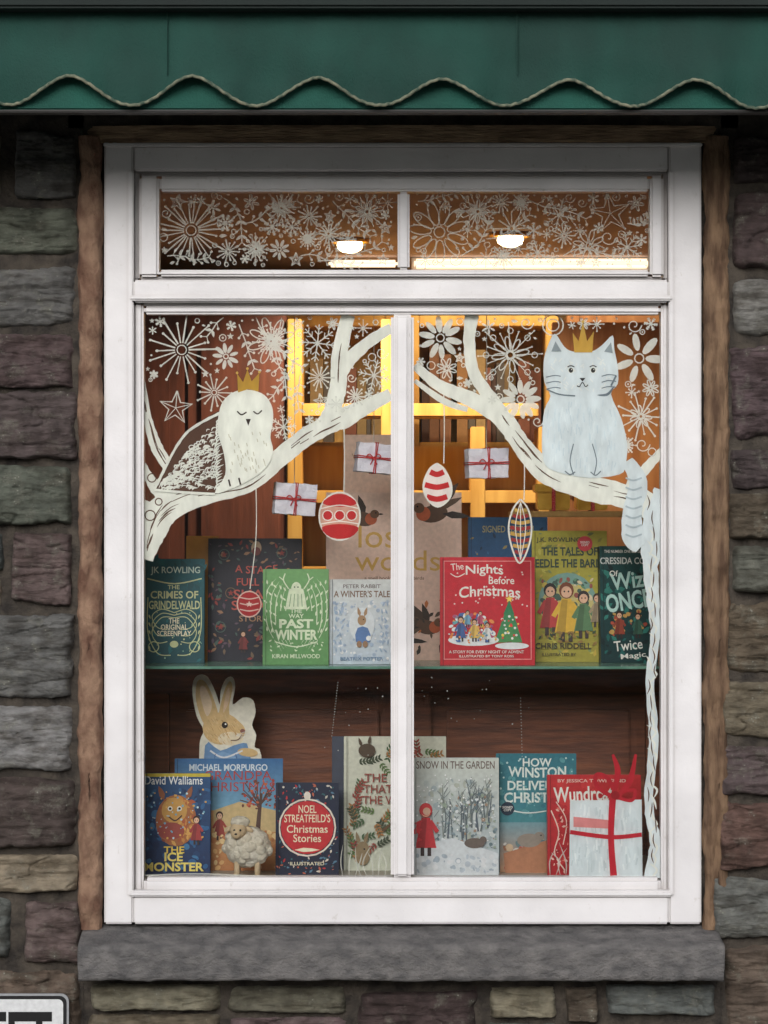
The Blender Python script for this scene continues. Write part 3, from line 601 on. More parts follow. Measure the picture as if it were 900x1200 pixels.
# ---------------- WINDOW
e=empty('shop_window')
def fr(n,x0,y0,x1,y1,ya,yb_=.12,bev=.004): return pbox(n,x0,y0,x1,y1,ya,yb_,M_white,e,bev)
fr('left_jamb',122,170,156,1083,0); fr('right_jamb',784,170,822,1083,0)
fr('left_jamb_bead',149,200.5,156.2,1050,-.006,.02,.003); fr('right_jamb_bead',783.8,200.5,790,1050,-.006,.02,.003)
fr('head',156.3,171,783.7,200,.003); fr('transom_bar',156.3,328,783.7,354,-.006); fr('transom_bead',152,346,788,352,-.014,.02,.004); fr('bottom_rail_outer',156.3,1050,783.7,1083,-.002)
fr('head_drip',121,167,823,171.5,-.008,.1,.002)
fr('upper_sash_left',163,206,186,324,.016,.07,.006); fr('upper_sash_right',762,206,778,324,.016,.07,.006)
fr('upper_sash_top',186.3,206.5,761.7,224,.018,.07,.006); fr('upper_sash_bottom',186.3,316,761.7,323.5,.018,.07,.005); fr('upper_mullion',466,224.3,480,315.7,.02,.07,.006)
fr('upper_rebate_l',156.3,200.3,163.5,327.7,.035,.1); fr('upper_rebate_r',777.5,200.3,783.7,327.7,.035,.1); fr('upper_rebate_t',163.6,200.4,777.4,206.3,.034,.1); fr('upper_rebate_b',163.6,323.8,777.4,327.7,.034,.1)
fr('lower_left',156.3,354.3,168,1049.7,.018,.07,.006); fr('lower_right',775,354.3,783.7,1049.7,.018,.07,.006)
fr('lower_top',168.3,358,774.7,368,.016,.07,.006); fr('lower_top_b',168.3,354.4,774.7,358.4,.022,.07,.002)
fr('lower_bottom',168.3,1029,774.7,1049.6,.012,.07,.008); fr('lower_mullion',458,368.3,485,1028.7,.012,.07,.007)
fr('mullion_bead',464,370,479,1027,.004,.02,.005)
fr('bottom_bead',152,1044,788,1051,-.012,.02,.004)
yg=.04
def pane(n,x0,y0,x1,y1):
    v=[W(x0,y0,yg),W(x1,y0,yg),W(x1,y1,yg),W(x0,y1,yg)]; mesh(n,v,[(3,2,1,0)],M_glass,e)
pane('pane_upper_left',184,222,468,318); pane('pane_upper_right',478,222,764,318); pane('pane_left',166,366,460,1031); pane('pane_right',483,366,777,1031)
# ---------------- glass paintings
WH=(238,239,232); GW=(226,234,238)
def PA(y=.0475,step=8e-6): return Art(y,step,None,0)
rnd=random.Random(5)
a=PA()
dk=(96,66,48)
a.L([(168,655),(178,622),(194,596),(232,580),(290,566),(326,538),(362,510),(405,488),(430,476),(458,462)],[22,34,36,28,22,22,22,22,18,14],WH,8,jit=.05)
a.L([(168,446),(173,490),(184,525),(198,552),(186,575)],[4,10,14,14,20],WH,8,jit=.08)
a.L([(166,545),(176,562),(190,580)],[10,12,18],WH,6,jit=.1)
a.L([(360,514),(385,488),(396,455),(398,415),(408,369)],[12,18,20,18,16],WH,8,jit=.06)
a.L([(392,470),(402,432),(428,404),(459,384)],[14,16,14,12],WH,8,jit=.08)
a.L([(380,490),(400,500),(420,492)],[4,7,2],WH,6)
a.L([(168,590),(180,600),(172,640)],[10,8,6],WH,6)
a.L([(486,428),(515,452),(552,468),(588,490),(610,520),(640,552),(690,572),(735,582),(776,600)],[10,14,18,22,22,28,30,28,34],WH,8,jit=.06)
a.L([(553,369),(550,400),(556,438),(585,480),(598,496)],[16,14,14,16,12],WH,8,jit=.07)
a.L([(486,446),(520,470),(548,480)],[5,8,6],WH,6)
a.L([(776,528),(758,548),(742,566),(738,582)],[9,12,14,14],WH,6,jit=.1)
a.L([(778,575),(764,620),(763,680),(768,740),(762,800),(766,870),(760,940),(768,985),(764,1028)],[22,24,16,12,10,11,10,13,20],GW,8,jit=.15)
a.L([(757,600),(754,640),(757,690)],[5,4,2],GW,6,jit=.2)
for i in range(30):
    y=620+i*13.5; a.L([(757+random.uniform(0,6),y),(762+random.uniform(0,8),y+8),(760+random.uniform(0,10),y+18)],2.6,WH,4,True)
def bark(pts,spread,n):
    P=catmull(pts,8)
    for _ in range(n):
        i=random.randrange(0,len(P)-8); o=random.uniform(-spread,spread)
        q=[(P[i+j][0],P[i+j][1]+o+random.uniform(-.8,.8)) for j in range(0,random.randint(4,8),2)]
        a.L(q,random.uniform(1,1.9),dk,3,True)
bark([(172,645),(178,622),(194,596),(232,580),(290,566),(326,538)],9,24); bark([(168,470),(173,490),(184,525),(198,552),(186,575)],4,12); bark([(326,538),(362,510),(405,488),(458,462)],5,6); bark([(396,455),(398,415),(408,372)],4,4)
bark([(588,490),(610,520),(640,552),(690,572),(735,582),(770,600)],8,12)
for i in range(24):
    y=580+i*18; x=763+random.uniform(-5,6); a.L([(x,y),(x+random.uniform(-3,3),y+9),(x+random.uniform(-3,3),y+18)],1.4,dk,4,True)
for x,y,r in((178,560,5),(176,604,6),(186,588,4),(176,582,3)): a.C(x,y,r,1.3,dk,14)
a.build('painted_tree',M_paint)
# OWL
a=PA(.0462); WD=(92,60,44)
a.P([(260,482),(240,491),(222,503),(204,526),(188,558),(182,573),(215,577),(252,578),(268,552),(262,515)],WD,3)
for i in range(300):
    t=rnd.random(); s_=rnd.random()
    x=254-62*t; yt=496+70*t**1.1; ybm=573
    y=yt+(ybm-yt)*s_; x+= (1-t)*6*s_
    ang=math.pi-0.72+0.4*s_+rnd.uniform(-.15,.15); l=rnd.uniform(4,9)
    dx,dy=math.cos(ang)*l,math.sin(ang)*l*0.9
    if x+dx<186: continue
    a.L([(x,y),(x+dx*.5-1.4,y+dy*.5-1.4),(x+dx,y+dy)],rnd.uniform(1.0,2.3),WH,3,True)
for i in range(14):
    x=rnd.uniform(222,256); y=rnd.uniform(515,564); a.C(x,y,rnd.uniform(2.5,4),1.1,WH,10,rnd.uniform(1.8,3))
a.P([(258,478),(266,465),(278,458),(294,457),(310,463),(319,477),(320,494),(317,512),(320,528),(314,545),(300,558),(278,570),(252,578),(264,556),(262,530),(255,505)],WH,4)
for i in range(24):
    y=490+i*3.4; a.L([(259+rnd.uniform(-2,4),y),(254,y+4),(257+rnd.uniform(-6,0),y+9)],1.8,WH,3,True)
a.L([(258,484),(238,494),(218,508),(202,532),(187,562),(181,573)],3.2,WH,6,jit=.2); a.L([(181,574),(215,577),(252,579)],3,WH)
d=(54,40,34)
a.L([(278,482),(283,486),(289,483)],1.6,d); a.L([(297,482),(302,485),(307,481)],1.6,d); a.P([(288,491),(294,491),(291,499)],d); a.L([(268,562),(270,570)],2,d,0); a.L([(280,560),(282,568)],2,d,0)
for i in range(40): x=rnd.uniform(268,312); y=rnd.uniform(503,552); a.L([(x,y),(x+1,y+4)],1.0,(200,196,180),0)
G=(196,156,58)
a.P([(279,460),(278,438),(285,448),(290,433),(295,447),(304,437),(303,459),(291,456)],G)
for x,y in((278,437),(290,432),(304,436)): a.E(x,y,1.6,1.6,(220,188,96),n=8)
a.build('painted_owl',M_paint)
# CAT
a=PA(.0452); CW=(222,230,234)
a.P([(637,425),(641,408),(650,391),(661,406),(672,412),(693,412),(706,404),(718,393),(720,410),(724,430),(724,450),(716,462),(728,490),(735,520),(733,545),(726,556),(690,560),(650,552),(637,540),(635,510),(638,480),(645,464),(638,448)],CW,3)
a.L([(735,540),(748,565),(741,600),(742,628),(752,640)],[14,22,22,26,20],CW,6,jit=.05)
gd=(116,128,138)
for i in range(110): x=rnd.uniform(642,722); y=rnd.uniform(468,546); a.L([(x,y),(x+rnd.uniform(-2,2),y+rnd.uniform(5,12))],1.2,rnd.choice([(230,237,240),(208,220,227),(214,225,231)]),0)
for i in range(50): x=rnd.uniform(645,716); y=rnd.uniform(418,456); a.L([(x,y),(x+rnd.uniform(-5,5),y+rnd.uniform(2,5))],1.4,(234,237,236),0)
for p in ([(646,412),(651,400),(658,412)],[(708,412),(716,401),(718,414)]): a.P(p,(150,160,166))
a.L([(640,456),(655,462),(674,464)],1.6,gd); a.L([(720,452),(712,462),(700,463)],3,gd,6,True); a.L([(722,440),(716,452)],2,gd,0)
for y in(440,447,454): a.L([(640,y+2),(650,y),(657,y+1)],1,gd); a.L([(722,y),(713,y-1),(705,y+1)],1,gd)
a.L([(672,520),(668,540),(672,556)],1.2,gd); a.L([(694,520),(699,540),(696,557)],1.2,gd); a.L([(662,552),(668,556),(674,553)],1.3,gd); a.L([(692,553),(698,557),(704,552)],1.3,gd)
for i in range(7): y=560+i*11; a.L([(733,y),(742,y+3),(752,y)],2,(184,196,203))
ed=(44,42,44)
for x in(669,695): a.E(x,434,3.8,3.4,(236,238,230)); a.E(x,434,2.6,2.9,ed,n=12); a.E(x+.8,433,.7,.7,wht,n=6); a.L([(x-4,430),(x,428.5),(x+4,430)],1.1,ed)
a.P([(679,443),(686,443),(682.5,447)],ed); a.L([(676,452),(679,453),(682.5,448),(686,453),(689,451)],1,ed)
a.P([(673,413),(671,390),(678,400),(683,377),(688,400),(696,388),(694,413)],(206,166,72)); a.E(683,377,1.8,1.8,(225,190,100),n=8)
a.build('painted_cat',M_paint)
# SNOWFLAKES etc
a=PA(.0478,2e-6)
def burst(x,y,r,n=14,w=1.7,dots=True):
    for i in range(n):
        t=2*math.pi*i/n+rnd.uniform(-.06,.06); rr=r*(1 if i%2==0 else .72)*rnd.uniform(.92,1.05)
        a.L([(x+math.cos(t)*r*.2,y+math.sin(t)*r*.2),(x+math.cos(t)*rr,y+math.sin(t)*rr)],w*rnd.uniform(.75,1.2),WH,0)
        if dots: a.E(x+math.cos(t)*(rr+1),y+math.sin(t)*(rr+1),w*.95,w*.95,WH,n=7)
    a.C(x,y,r*.14,1.3,WH,10)
def petals(x,y,r,n=8,solid=False):
    r0=rnd.uniform(0,.6)
    for i in range(n):
        t=2*math.pi*i/n+r0+rnd.uniform(-.06,.06); cx,cy=x+math.cos(t)*r*.6,y+math.sin(t)*r*.6; pr=r*.36*rnd.uniform(.88,1.08)
        pts=[(cx+pr*math.cos(q)*math.cos(t)-pr*.4*math.sin(q)*math.sin(t),cy+pr*math.cos(q)*math.sin(t)+pr*.4*math.sin(q)*math.cos(t)) for q in [2*math.pi*j/12 for j in range(13)]]
        if solid: a.P(pts[:-1],WH)
        else: a.L(pts,1.4,WH,0)
    a.C(x,y,r*.17,1.5,WH,10)
def flake(x,y,r,n=6):
    r0=rnd.uniform(0,.7)
    for i in range(n):
        t=2*math.pi*i/n+r0+rnd.uniform(-.05,.05); c,s_=math.cos(t),math.sin(t)
        a.L([(x,y),(x+c*r,y+s_*r)],1.5,WH,0)
        for q in(.45,.72):
            for sg in(-1,1):
                u=t+sg*.8; a.L([(x+c*r*q,y+s_*r*q),(x+c*r*q+math.cos(u)*r*.28,y+s_*r*q+math.sin(u)*r*.28)],1.2,WH,0)
def mandala(x,y,r):
    petals(x,y,r*.6,8); burst(x,y,r,16,1.2)
    for i in range(8): t=2*math.pi*i/8; a.C(x+math.cos(t)*r*.75,y+math.sin(t)*r*.75,r*.09,1.1,WH,8)
def starr(x,y,r):
    r0=rnd.uniform(-.3,.3)-1.57
    P=[(x+(r if i%2==0 else r*.42)*math.cos(r0+math.pi*i/5),y+(r if i%2==0 else r*.42)*math.sin(r0+math.pi*i/5)) for i in range(11)]
    a.L(P,1.6,WH,0)
    for i in range(0,10,2): a.L([(x,y),P[i]],.9,WH,0)
occ=[]
def vine(x,y,l,ang,n=6):
    pts=[(x,y)]; t=ang
    for i in range(n): t+=rnd.uniform(-.35,.35); x+=math.cos(t)*l/n; y+=math.sin(t)*l/n; pts.append((x,y)); occ.append((x,y,8))
    a.L(pts,1.4,WH)
    for i,(px,py) in enumerate(pts[1:]):
        for sg in(-1,1): 
            u=t+sg*.9; qx,qy=px+math.cos(u)*7,py+math.sin(u)*7
            a.leaf(px,py,9,3.8,u,WH) if i%2 else (a.L([(px,py),(qx,qy)],1,WH,0),a.E(qx,qy,1.7,1.7,WH,n=7))
def swirl(x,y,r):
    pts=[(x+r*(1-i/12)*math.cos(i*.8),y+r*(1-i/12)*math.sin(i*.8)) for i in range(11)]; a.L(pts,1.3,WH,2)
def motif(x,y,r):
    if r>10: rnd.choice([lambda:burst(x,y,r,14,1.4),lambda:flake(x,y,r,8),lambda:petals(x,y,r,8),lambda:mandala(x,y,r),lambda:petals(x,y,r,9,True)])()
    elif r>5: rnd.choice([lambda:burst(x,y,r,8,1.1),lambda:flake(x,y,r,6),lambda:petals(x,y,r,6),lambda:petals(x,y,r,6,True),lambda:starr(x,y,r),lambda:swirl(x,y,r)])()
    else: rnd.choice([lambda:a.C(x,y,r,1.2,WH,10),lambda:(a.C(x,y,r,1.1,WH,10),a.E(x,y,r*.35,r*.35,WH,n=7)),lambda:a.star(x,y,r,WH),lambda:a.leaf(x-r,y,r*2,r,rnd.uniform(-.8,.8),WH),lambda:a.E(x,y,1.4,1.4,WH,n=7)])()
def fill(x0,y0,x1,y1,ok,rmax,tries,rmin=2.0):
    for i in range(tries):
        r=rmax*(1-i/tries)**1.3+rmin; x=rnd.uniform(x0+r,x1-r); y=rnd.uniform(y0+r,y1-r)
        if not ok(x,y+r*.8): continue
        if any((x-q[0])**2+(y-q[1])**2<(r+q[2]+.2)**2 for q in occ): continue
        motif(x,y,r); occ.append((x,y,r*.94))
def put(f,x,y,r,*ar): f(x,y,r,*ar); occ.append((x,y,r*.84))
put(burst,213,410,40,18,1.8); put(petals,318,400,30,8); put(flake,372,402,22,8); put(burst,251,460,21,14,1.5); put(starr,206,478,20); put(flake,438,440,19,8); put(mandala,318,400,20)
vine(300,372,80,1.4); vine(330,372,95,1.7,8); vine(345,420,60,1.5); vine(262,372,30,2.3,3); vine(352,440,40,1.6,4); vine(280,380,55,1.5,5)
put(petals,516,396,27,10,True); put(mandala,598,416,38); put(petals,610,468,25,12,True); put(petals,749,420,32,7,True); put(burst,751,488,28,14,1.6); put(petals,751,488,14,7)
a.C(648,381,12,1.6,WH); a.C(648,381,7,1.3,WH); occ.append((648,381,13))
for pts,r in (([(396,455),(398,435),(398,415),(402,395),(408,372),(415,418),(428,404),(444,394),(459,384),(385,488)],9),([(553,369),(550,385),(550,400),(553,420),(556,438),(568,458),(585,480)],8)):
    for x,y in pts: occ.append((x,y,r))
def okL(x,y):
    if 180<x<326 and y>432-(0 if 270<x<312 else -14): return False
    if x<184 and y>450: return False
    return y< (540 if x<200 else 522-(x-330)*.47 if x>326 else 500)-4
def okR(x,y):
    if 630<x<730: return y<388
    if x>730: return y<534
    return y<(426+(x-487)*.55)
fill(170,370,456,560,okL,15,4500); fill(487,370,773,560,okR,15,4500)
a.build('painted_snowflakes',M_lace)
a=PA(.0478,2e-6); occ.clear()
put(burst,224,270,42,26,1.6)
for (x,y,r) in((330,244,20),(430,248,24),(300,292,18),(385,274,20)): put(mandala,x,y,r)
for x,y,l,t in((262,232,60,.6),(352,300,70,-.4),(285,262,70,-.1),(390,236,60,.7),(372,306,80,-.35),(196,300,50,-.2)): vine(x,y,l,t,7)
put(petals,515,272,38,11,False); put(mandala,560,248,24); put(burst,600,268,22,12,1.3)
for (x,y,r) in((655,252,20),(735,290,18),(630,296,14)): put(flake,x,y,r,8)
put(starr,715,250,24); put(petals,690,288,20,8); put(mandala,590,300,14)
for x,y,l,t in((540,300,60,-.2),(620,235,70,.5),(660,300,70,-.2),(570,280,60,.1),(490,236,50,.1),(735,262,30,.4)): vine(x,y,l,t,7)
for i in range(len(occ)): occ[i]=(occ[i][0],occ[i][1],occ[i][2]*.75)
fill(187,225,464,314,lambda x,y:True,11,2000); fill(481,225,761,314,lambda x,y:True,11,2000)
a.build('painted_snowflakes',M_thin)
# baubles painted
def hang(a,x,y0,y1): a.L([(x,y0),(x+.7,(y0+y1)/2),(x,y1)],1.2,WH,4)
RD=(196,44,48)
a=PA(.0448); hang(a,403,498,577); a.E(398,605,23,27,(214,170,152)); a.C(398,605,24,2,WH,26,28); a.P([(378,590),(390,580),(406,580),(418,590),(400,594)],RD,3); a.P([(377,618),(398,614),(420,618),(410,630),(388,630)],RD,3)
for x,y in((384,604),(398,604),(412,604)): a.E(x,y,5.5,7,RD); a.C(x,y,6,1.3,WH,12)
a.L([(376,596),(398,592),(421,596)],1.3,WH); a.L([(376,614),(398,611),(421,614)],1.3,WH); a.build('painted_bauble',M_paint)
a=PA(.0448); hang(a,520,460,543)
egg=[(512,543),(521,550),(529,568),(527,584),(513,594),(500,584),(496,568),(503,550)]; a.P(egg,(238,232,228),5)
for y,hw in((553,8),(568,14),(582,12)): a.L([(512-hw,y),(512,y+3),(512+hw,y)],6.5,RD,5)
a.L(egg+[egg[0]],1.8,WH,5); a.build('painted_bauble',M_paint)
a=PA(.0448); hang(a,614,530,586); egg=[(610,585),(619,597),(623,618),(619,642),(609,660),(600,642),(596,618),(601,597)]
for i,y in enumerate((597,604,611,618,625,632,639,646)): hw=(7,9,11,12,12,11,9,7)[i]; a.L([(610-hw,y),(610,y+2),(610+hw,y)],4,[(200,164,84),(160,50,52)][i%2],4)
for x in(604,610,616): a.L([(610,588),(x,618),(610,656)],1,WH,6)
a.L(egg+[egg[0]],2,WH,5); a.build('painted_bauble',M_paint)
a=PA(.0448); a.L([(300,568),(300,630),(293,690)],1,WH); a.E(292,708,14,15,(170,50,54)); a.C(292,708,14,1.5,(226,196,186),20,15)
for y in(700,707,714): a.L([(281,y),(292,y+2),(303,y)],1.4,(225,200,190),4)
a.star(292,708,4,(230,210,200)); a.build('painted_bauble',M_paint)
a=PA(.0465,4e-6)
for x in list(range(402,456,7))+list(range(645,668,6)): a.L([(x,1027),(x+rnd.uniform(-6,6),1010),(x+rnd.uniform(-9,9),rnd.uniform(985,1000))],1.5,WH,5,True)
a.L([(170,1026),(230,1024),(310,1027)],1.6,WH); a.scatter(380,790,450,900,14,[WH],(.4,.9)); a.scatter(490,790,620,860,16,[WH],(.4,.9))
for i in range(20): a.E(396-i*.35,800+i*3.1,.6,.6,WH,n=6); a.E(610+i*.1,818+i*3.6,.6,.6,WH,n=6)
a.build('painted_grass',M_thin)
# painted gift
a=PA(.0452)
a.P([(668,938),(752,937),(753,1027),(667,1027)],(216,224,228))
for i in range(130): x=rnd.uniform(671,748); y=rnd.uniform(941,1013); a.L([(x,y),(x+rnd.uniform(-2,2),y+rnd.uniform(6,14))],2,rnd.choice([(228,234,236),(200,210,214),(208,217,221)]),0)
a.P([(672,957),(714,961),(714,971),(672,969)],(214,140,140)); RR=(190,32,50)
a.L([(718,934),(716,980),(719,1026)],[8,7,8],RR,6); a.L([(668,975),(716,981),(752,978)],[5,5,5],RR,6)
a.L([(718,934),(700,922),(699,908),(712,912),(722,930)],[5,5,5,5,4],RR,6); a.L([(718,934),(724,905),(718,884)],[5,7,3],RR,6); a.L([(723,934),(738,915),(745,884)],[5,7,3],RR,6); a.L([(722,934),(740,938),(744,926),(728,928)],[4,4,4,3],RR,6); a.E(721,932,5,5,(160,24,38))
a.build('painted_gift_box',M_paint)
# ---------------- hanging parcels
def parcel(px,py,w,h,rot,ytop):
    y=.13; k=(D+y)/D; p=W(px,py,y); w*=S*k; h*=S*k; d=.03
    e=empty('hanging_parcel',p); 
    bm=bmesh.new(); bmesh.ops.create_cube(bm,size=1); bmesh.ops.subdivide_edges(bm,edges=bm.edges[:],cuts=12,use_grid_fill=True)
    for v in bm.verts:
        c=v.co.copy(); v.co=Vector((c.x*w,c.y*d*2,c.z*h)); n=noise.noise_vector(v.co*60+Vector((px,0,0))); n2=noise.noise_vector(v.co*140+Vector((px,0,0)))
        v.co=v.co+n*.0028+n2*.0009
    me=bpy.data.meshes.new('wrapped_box'); bm.to_mesh(me); bm.free(); me.materials.append(M_wrap); o=link(bpy.data.objects.new('wrapped_box',me),e); o.rotation_euler=(0,rot,.15)
    def band(n,pts): 
        t=tube(n,pts,.0013,M_string,e); t.rotation_euler=(0,rot,.15)
    u=w/2+.002; v=h/2+.002
    for i,o_ in enumerate((-.0025,.0025)):
        band('string_h%d'%i,[(-u,-d-.003,o_),(0,-d-.004,o_*.3),(u,-d-.003,o_),(u,d,o_),(-u,d,o_),(-u,-d-.003,o_)])
        band('string_v%d'%i,[(o_,-d-.003,-v),(o_*.3,-d-.004,0),(o_,-d-.003,v),(o_,d,v),(o_,d,-v),(o_,-d-.003,-v)])
    for s_ in(-1,1):
        pts=[(0,-d-.005,0),(s_*.010,-d-.009,.009),(s_*.017,-d-.007,.003),(s_*.008,-d-.006,-.001),(0,-d-.005,0)]
        tube('bow_%d'%s_,catmull([tuple(q) for q in pts],5),.0013,M_string,e); tube('tail_%d'%s_,[(0,-d-.005,0),(s_*.008,-d-.006,-.016)],.0012,M_string,e)
    top=W(px,ytop,y); tube('hanging_string',[(0,0,h/2-.002),(0.001,-.002,(top.z-p.z)*.5),(0,-.004,top.z-p.z)],.0009,M_wstring,e,6)
parcel(345,585,48,36,.08,340); parcel(438,537,41,34,.1,340); parcel(570,543,47,34,-.02,340)
# ---------------- SILL
def slab(name,x0,x1,prof,m,parent,n=120,amp=.0035):
    verts=[];faces=[]; K=len(prof)
    for i in range(n+1):
        x=x0+(x1-x0)*i/n
        for (y,z) in prof:
            nv=noise.noise_vector(Vector((x*14,y*18,z*18))); n2=noise.noise_vector(Vector((x*60,y*60,z*60)))
            verts.append((x+nv.x*amp,y+nv.y*amp+n2.y*amp*.6,z+nv.z*amp+n2.z*amp*.5))
    for i in range(n):
        for j in range(K): faces.append((i*K+j,i*K+(j+1)%K,(i+1)*K+(j+1)%K,(i+1)*K+j))
    faces.append(tuple(range(K))[::-1]); faces.append(tuple(n*K+j for j in range(K)))
    return mesh(name,verts,faces,m,parent,True)
def densify(p,st=.009):
    out=[]; K=len(p)
    for i in range(K):
        a,b=p[i],p[(i+1)%K]; l=math.dist(a,b); n=max(1,int(l/st))
        for j in range(n): t=j/n; out.append((a[0]+(b[0]-a[0])*t,a[1]+(b[1]-a[1])*t))
    return out
zt=W(0,1083,0).z; yf=-.115; zf=W(0,1109,yf).z; zb=W(0,1150,yf).z
x0=W(91,0,yf).x; x1=W(849,0,yf).x
e=empty('window_sill')
slab('sill_slab',x0,x1,densify([(.06,zt-.001),(yf+.008,zf+.002),(yf+.002,zf-.003),(yf,zf-.008),(yf,zb+.005),(yf+.005,zb),(.06,zb)]),M_sill,e,220)
# ---------------- STONE WALL
wall=empty('stone_wall')
SV=[];SF=[];SC=[]
def stone(x0,x1,z0,z1,col,res=.006,depth=.035,seed=0,gapx=.003):
    nx=max(6,int((x1-x0)/res)); nz_=max(5,int((z1-z0)/res)); k0=len(SV); r=random.Random(seed*7+3)
    j=min(.014,(z1-z0)*.12)
    cs=[(x0+gapx+r.uniform(0,j),z0+r.uniform(0,j)),(x1-gapx-r.uniform(0,j),z0+r.uniform(0,j)),(x1-gapx-r.uniform(0,j),z1-r.uniform(0,j)),(x0+gapx+r.uniform(0,j),z1-r.uniform(0,j))]
    dpt=depth*r.uniform(.65,1.2); tx=r.uniform(-.010,.010); tz=r.uniform(-.010,.010); p=r.choice([14,20,28]); off=Vector((r.uniform(0,50),r.uniform(0,50),r.uniform(0,50)))
    led=r.uniform(.2,.8); ledh=r.uniform(.003,.012)
    for b in range(nz_+1):
        v=b/nz_
        for a in range(nx+1):
            u=a/nx
            x=(cs[0][0]*(1-u)+cs[1][0]*u)*(1-v)+(cs[3][0]*(1-u)+cs[2][0]*u)*v
            z=(cs[0][1]*(1-u)+cs[1][1]*u)*(1-v)+(cs[3][1]*(1-u)+cs[2][1]*u)*v
            q=Vector((x,0,z))
            U=abs(2*u-1)+noise.noise(q*22+off)*.06+noise.noise(q*60+off)*.025; V=abs(2*v-1)+noise.noise(q*18+off*1.7)*.11+noise.noise(q*70+off)*.035
            ed=max(0,U)**p+max(0,V)**p
            h=dpt*(1-min(1.3,ed))
            lay=noise.fractal(Vector((x*6,0,z*34))+off,1,2,5); lq=round(lay*3.2)/3.2
            cr_=noise.fractal(q*30+off,1,2,4)
            wgt=max(0,1-ed)
            h+=wgt*(lq*.0085+lay*.003+cr_*.0035+tx*(2*u-1)+tz*(2*v-1)+(ledh if v+lay*.08<led else 0)+ (-.007 if abs(noise.noise(Vector((x*4,3,z*24))+off))<.025 else 0))
            SV.append((x+noise.noise(q*50+off)*.0015,.012-h,z+noise.noise(q*50-off)*.0015))
    cl=lin(col)
    for b in range(nz_):
        for a in range(nx):
            i=k0+b*(nx+1)+a; SF.append((i,i+1,i+nx+2,i+nx+1)); SC.append(cl)
GR=(96,98,96); GG=(97,101,91); PU=(90,76,76); PD=(76,66,66); LG=(124,126,122); BE=(130,123,106); BR=(94,83,72); RD_=(104,80,72)
Ls=[(12,96,152,236,GR),(-60,9,150,232,BR),(-70,96,237,305,GG),(-50,93,309,386,GR),(-80,93,388,456,PU),(-60,93,457,541,PD),(-70,91,543,617,GG),(10,92,621,713,PU),(-60,8,619,672,GR),(-60,8,675,714,BR),(-70,92,715,823,GR),(-50,91,824,906,LG),(-80,93,907,996,PD),(-60,98,997,1049,BE),(-60,19,1050,1128,GR),(21,100,1050,1129,PU),(-60,100,1131,1215,BR)]
Rs=[(853,960,158,222,PD),(852,970,224,321,PU),(852,950,323,399,LG),(852,960,401,521,PU),(852,930,523,576,PD),(850,960,578,634,BR),(850,950,636,697,GG),(842,960,699,796,BR),(838,970,797,869,(108,100,84)),(838,950,870,936,PU),(838,960,937,1022,RD_),(832,950,1024,1102,GR),(846,960,1104,1215,BR)]
Bs=[(102,262,1151,1184,BE),(264,412,1151,1188,(112,108,94)),(414,566,1156,1216,PD),(568,656,1153,1196,BE),(658,706,1152,1200,BR),(708,844,1150,1190,GR),(102,262,1186,1220,BR),(264,412,1190,1222,PU),(568,656,1198,1222,GR),(658,844,1202,1222,BR)]
sd=0
def jc(c,r=random): 
    f=r.uniform(-10,12); return tuple(max(10,min(255,q+f+r.uniform(-2,2))) for q in c)
for (a_,b_,t,bt,c) in Ls+Rs+Bs:
    sd+=1; p=W(a_,t,0); q=W(b_,bt,0); stone(p.x,q.x,q.z,p.z,jc(c),.0034,.034,sd)
def rows(x0,x1,z0,z1,seed):
    global sd
    r=random.Random(seed); z=z0
    while z<z1-.03:
        h=min(r.uniform(.09,.19),z1-z)
        if z1-z-h<.05: h=z1-z
        x=x0
        while x<x1-.02:
            w=r.uniform(.16,.42); 
            if x1-x-w<.1: w=x1-x
            sd+=1; stone(x,x+w,z,z+h,jc(r.choice([GR,GG,PU,PD,BR,BE,PD,GR])),.014,.034,sd); x+=w
        z+=h
zb_=W(0,1222,0).z
rows(-3.4,W(-82,0,0).x,0,2.62,11); rows(W(972,0,0).x,3.4,0,2.62,12); rows(W(-80,0,0).x,W(970,0,0).x,0,zb_,13); rows(-3.4,3.4,2.70,4.2,14)
so=mesh('stones',SV,SF,M_stone,wall,True); ca=so.data.color_attributes.new(name='Col',type='FLOAT_COLOR',domain='CORNER')
arr=[]
for c in SC: arr+=list(c)*4
ca.data.foreach_set('color',arr)
xL=W(98,0,0).x; xR=W(845,0,0).x; zS=W(0,1150,0).z; zT=W(0,158,0).z
box('mortar_left',(-3.5,.0,0),(xL,.25,4.2),M_mortar,wall,0); box('mortar_right',(xR,.0,0),(3.5,.25,4.2),M_mortar,wall,0)
box('mortar_below',(xL+.0005,.001,0),(xR-.0005,.25,zS+.02),M_mortar,wall,0); box('mortar_above',(xL+.0005,.001,zT),(xR-.0005,.25,4.2),M_mortar,wall,0)
def strip(name,x0,x1,z0,z1,yf,m,parent,res=.005,amp=.009,seed=0):
    nx=max(4,int((x1-x0)/res)); nz_=int((z1-z0)/res); v=[];f=[]
    for b in range(nz_+1):
        for a in range(nx+1):
            x=x0+(x1-x0)*a/nx; z=z0+(z1-z0)*b/nz_; q=Vector((x*24+seed,0,z*16))
            ed=(abs(2*a/nx-1))**6
            wob=(noise.noise(Vector((seed,0,z*9)))*.008+noise.noise(Vector((seed,0,z*40)))*.003)*(1 if a>nx/2 else -1)
            v.append((x+wob,yf+ed*.022-noise.fractal(q,1,2,5)*amp,z))
    for b in range(nz_):
        for a in range(nx): i=b*(nx+1)+a; f.append((i,i+1,i+nx+2,i+nx+1))
    return mesh(name,v,f,m,parent,True)
zt1=W(0,165,0).z; zb1=W(0,1084,0).z
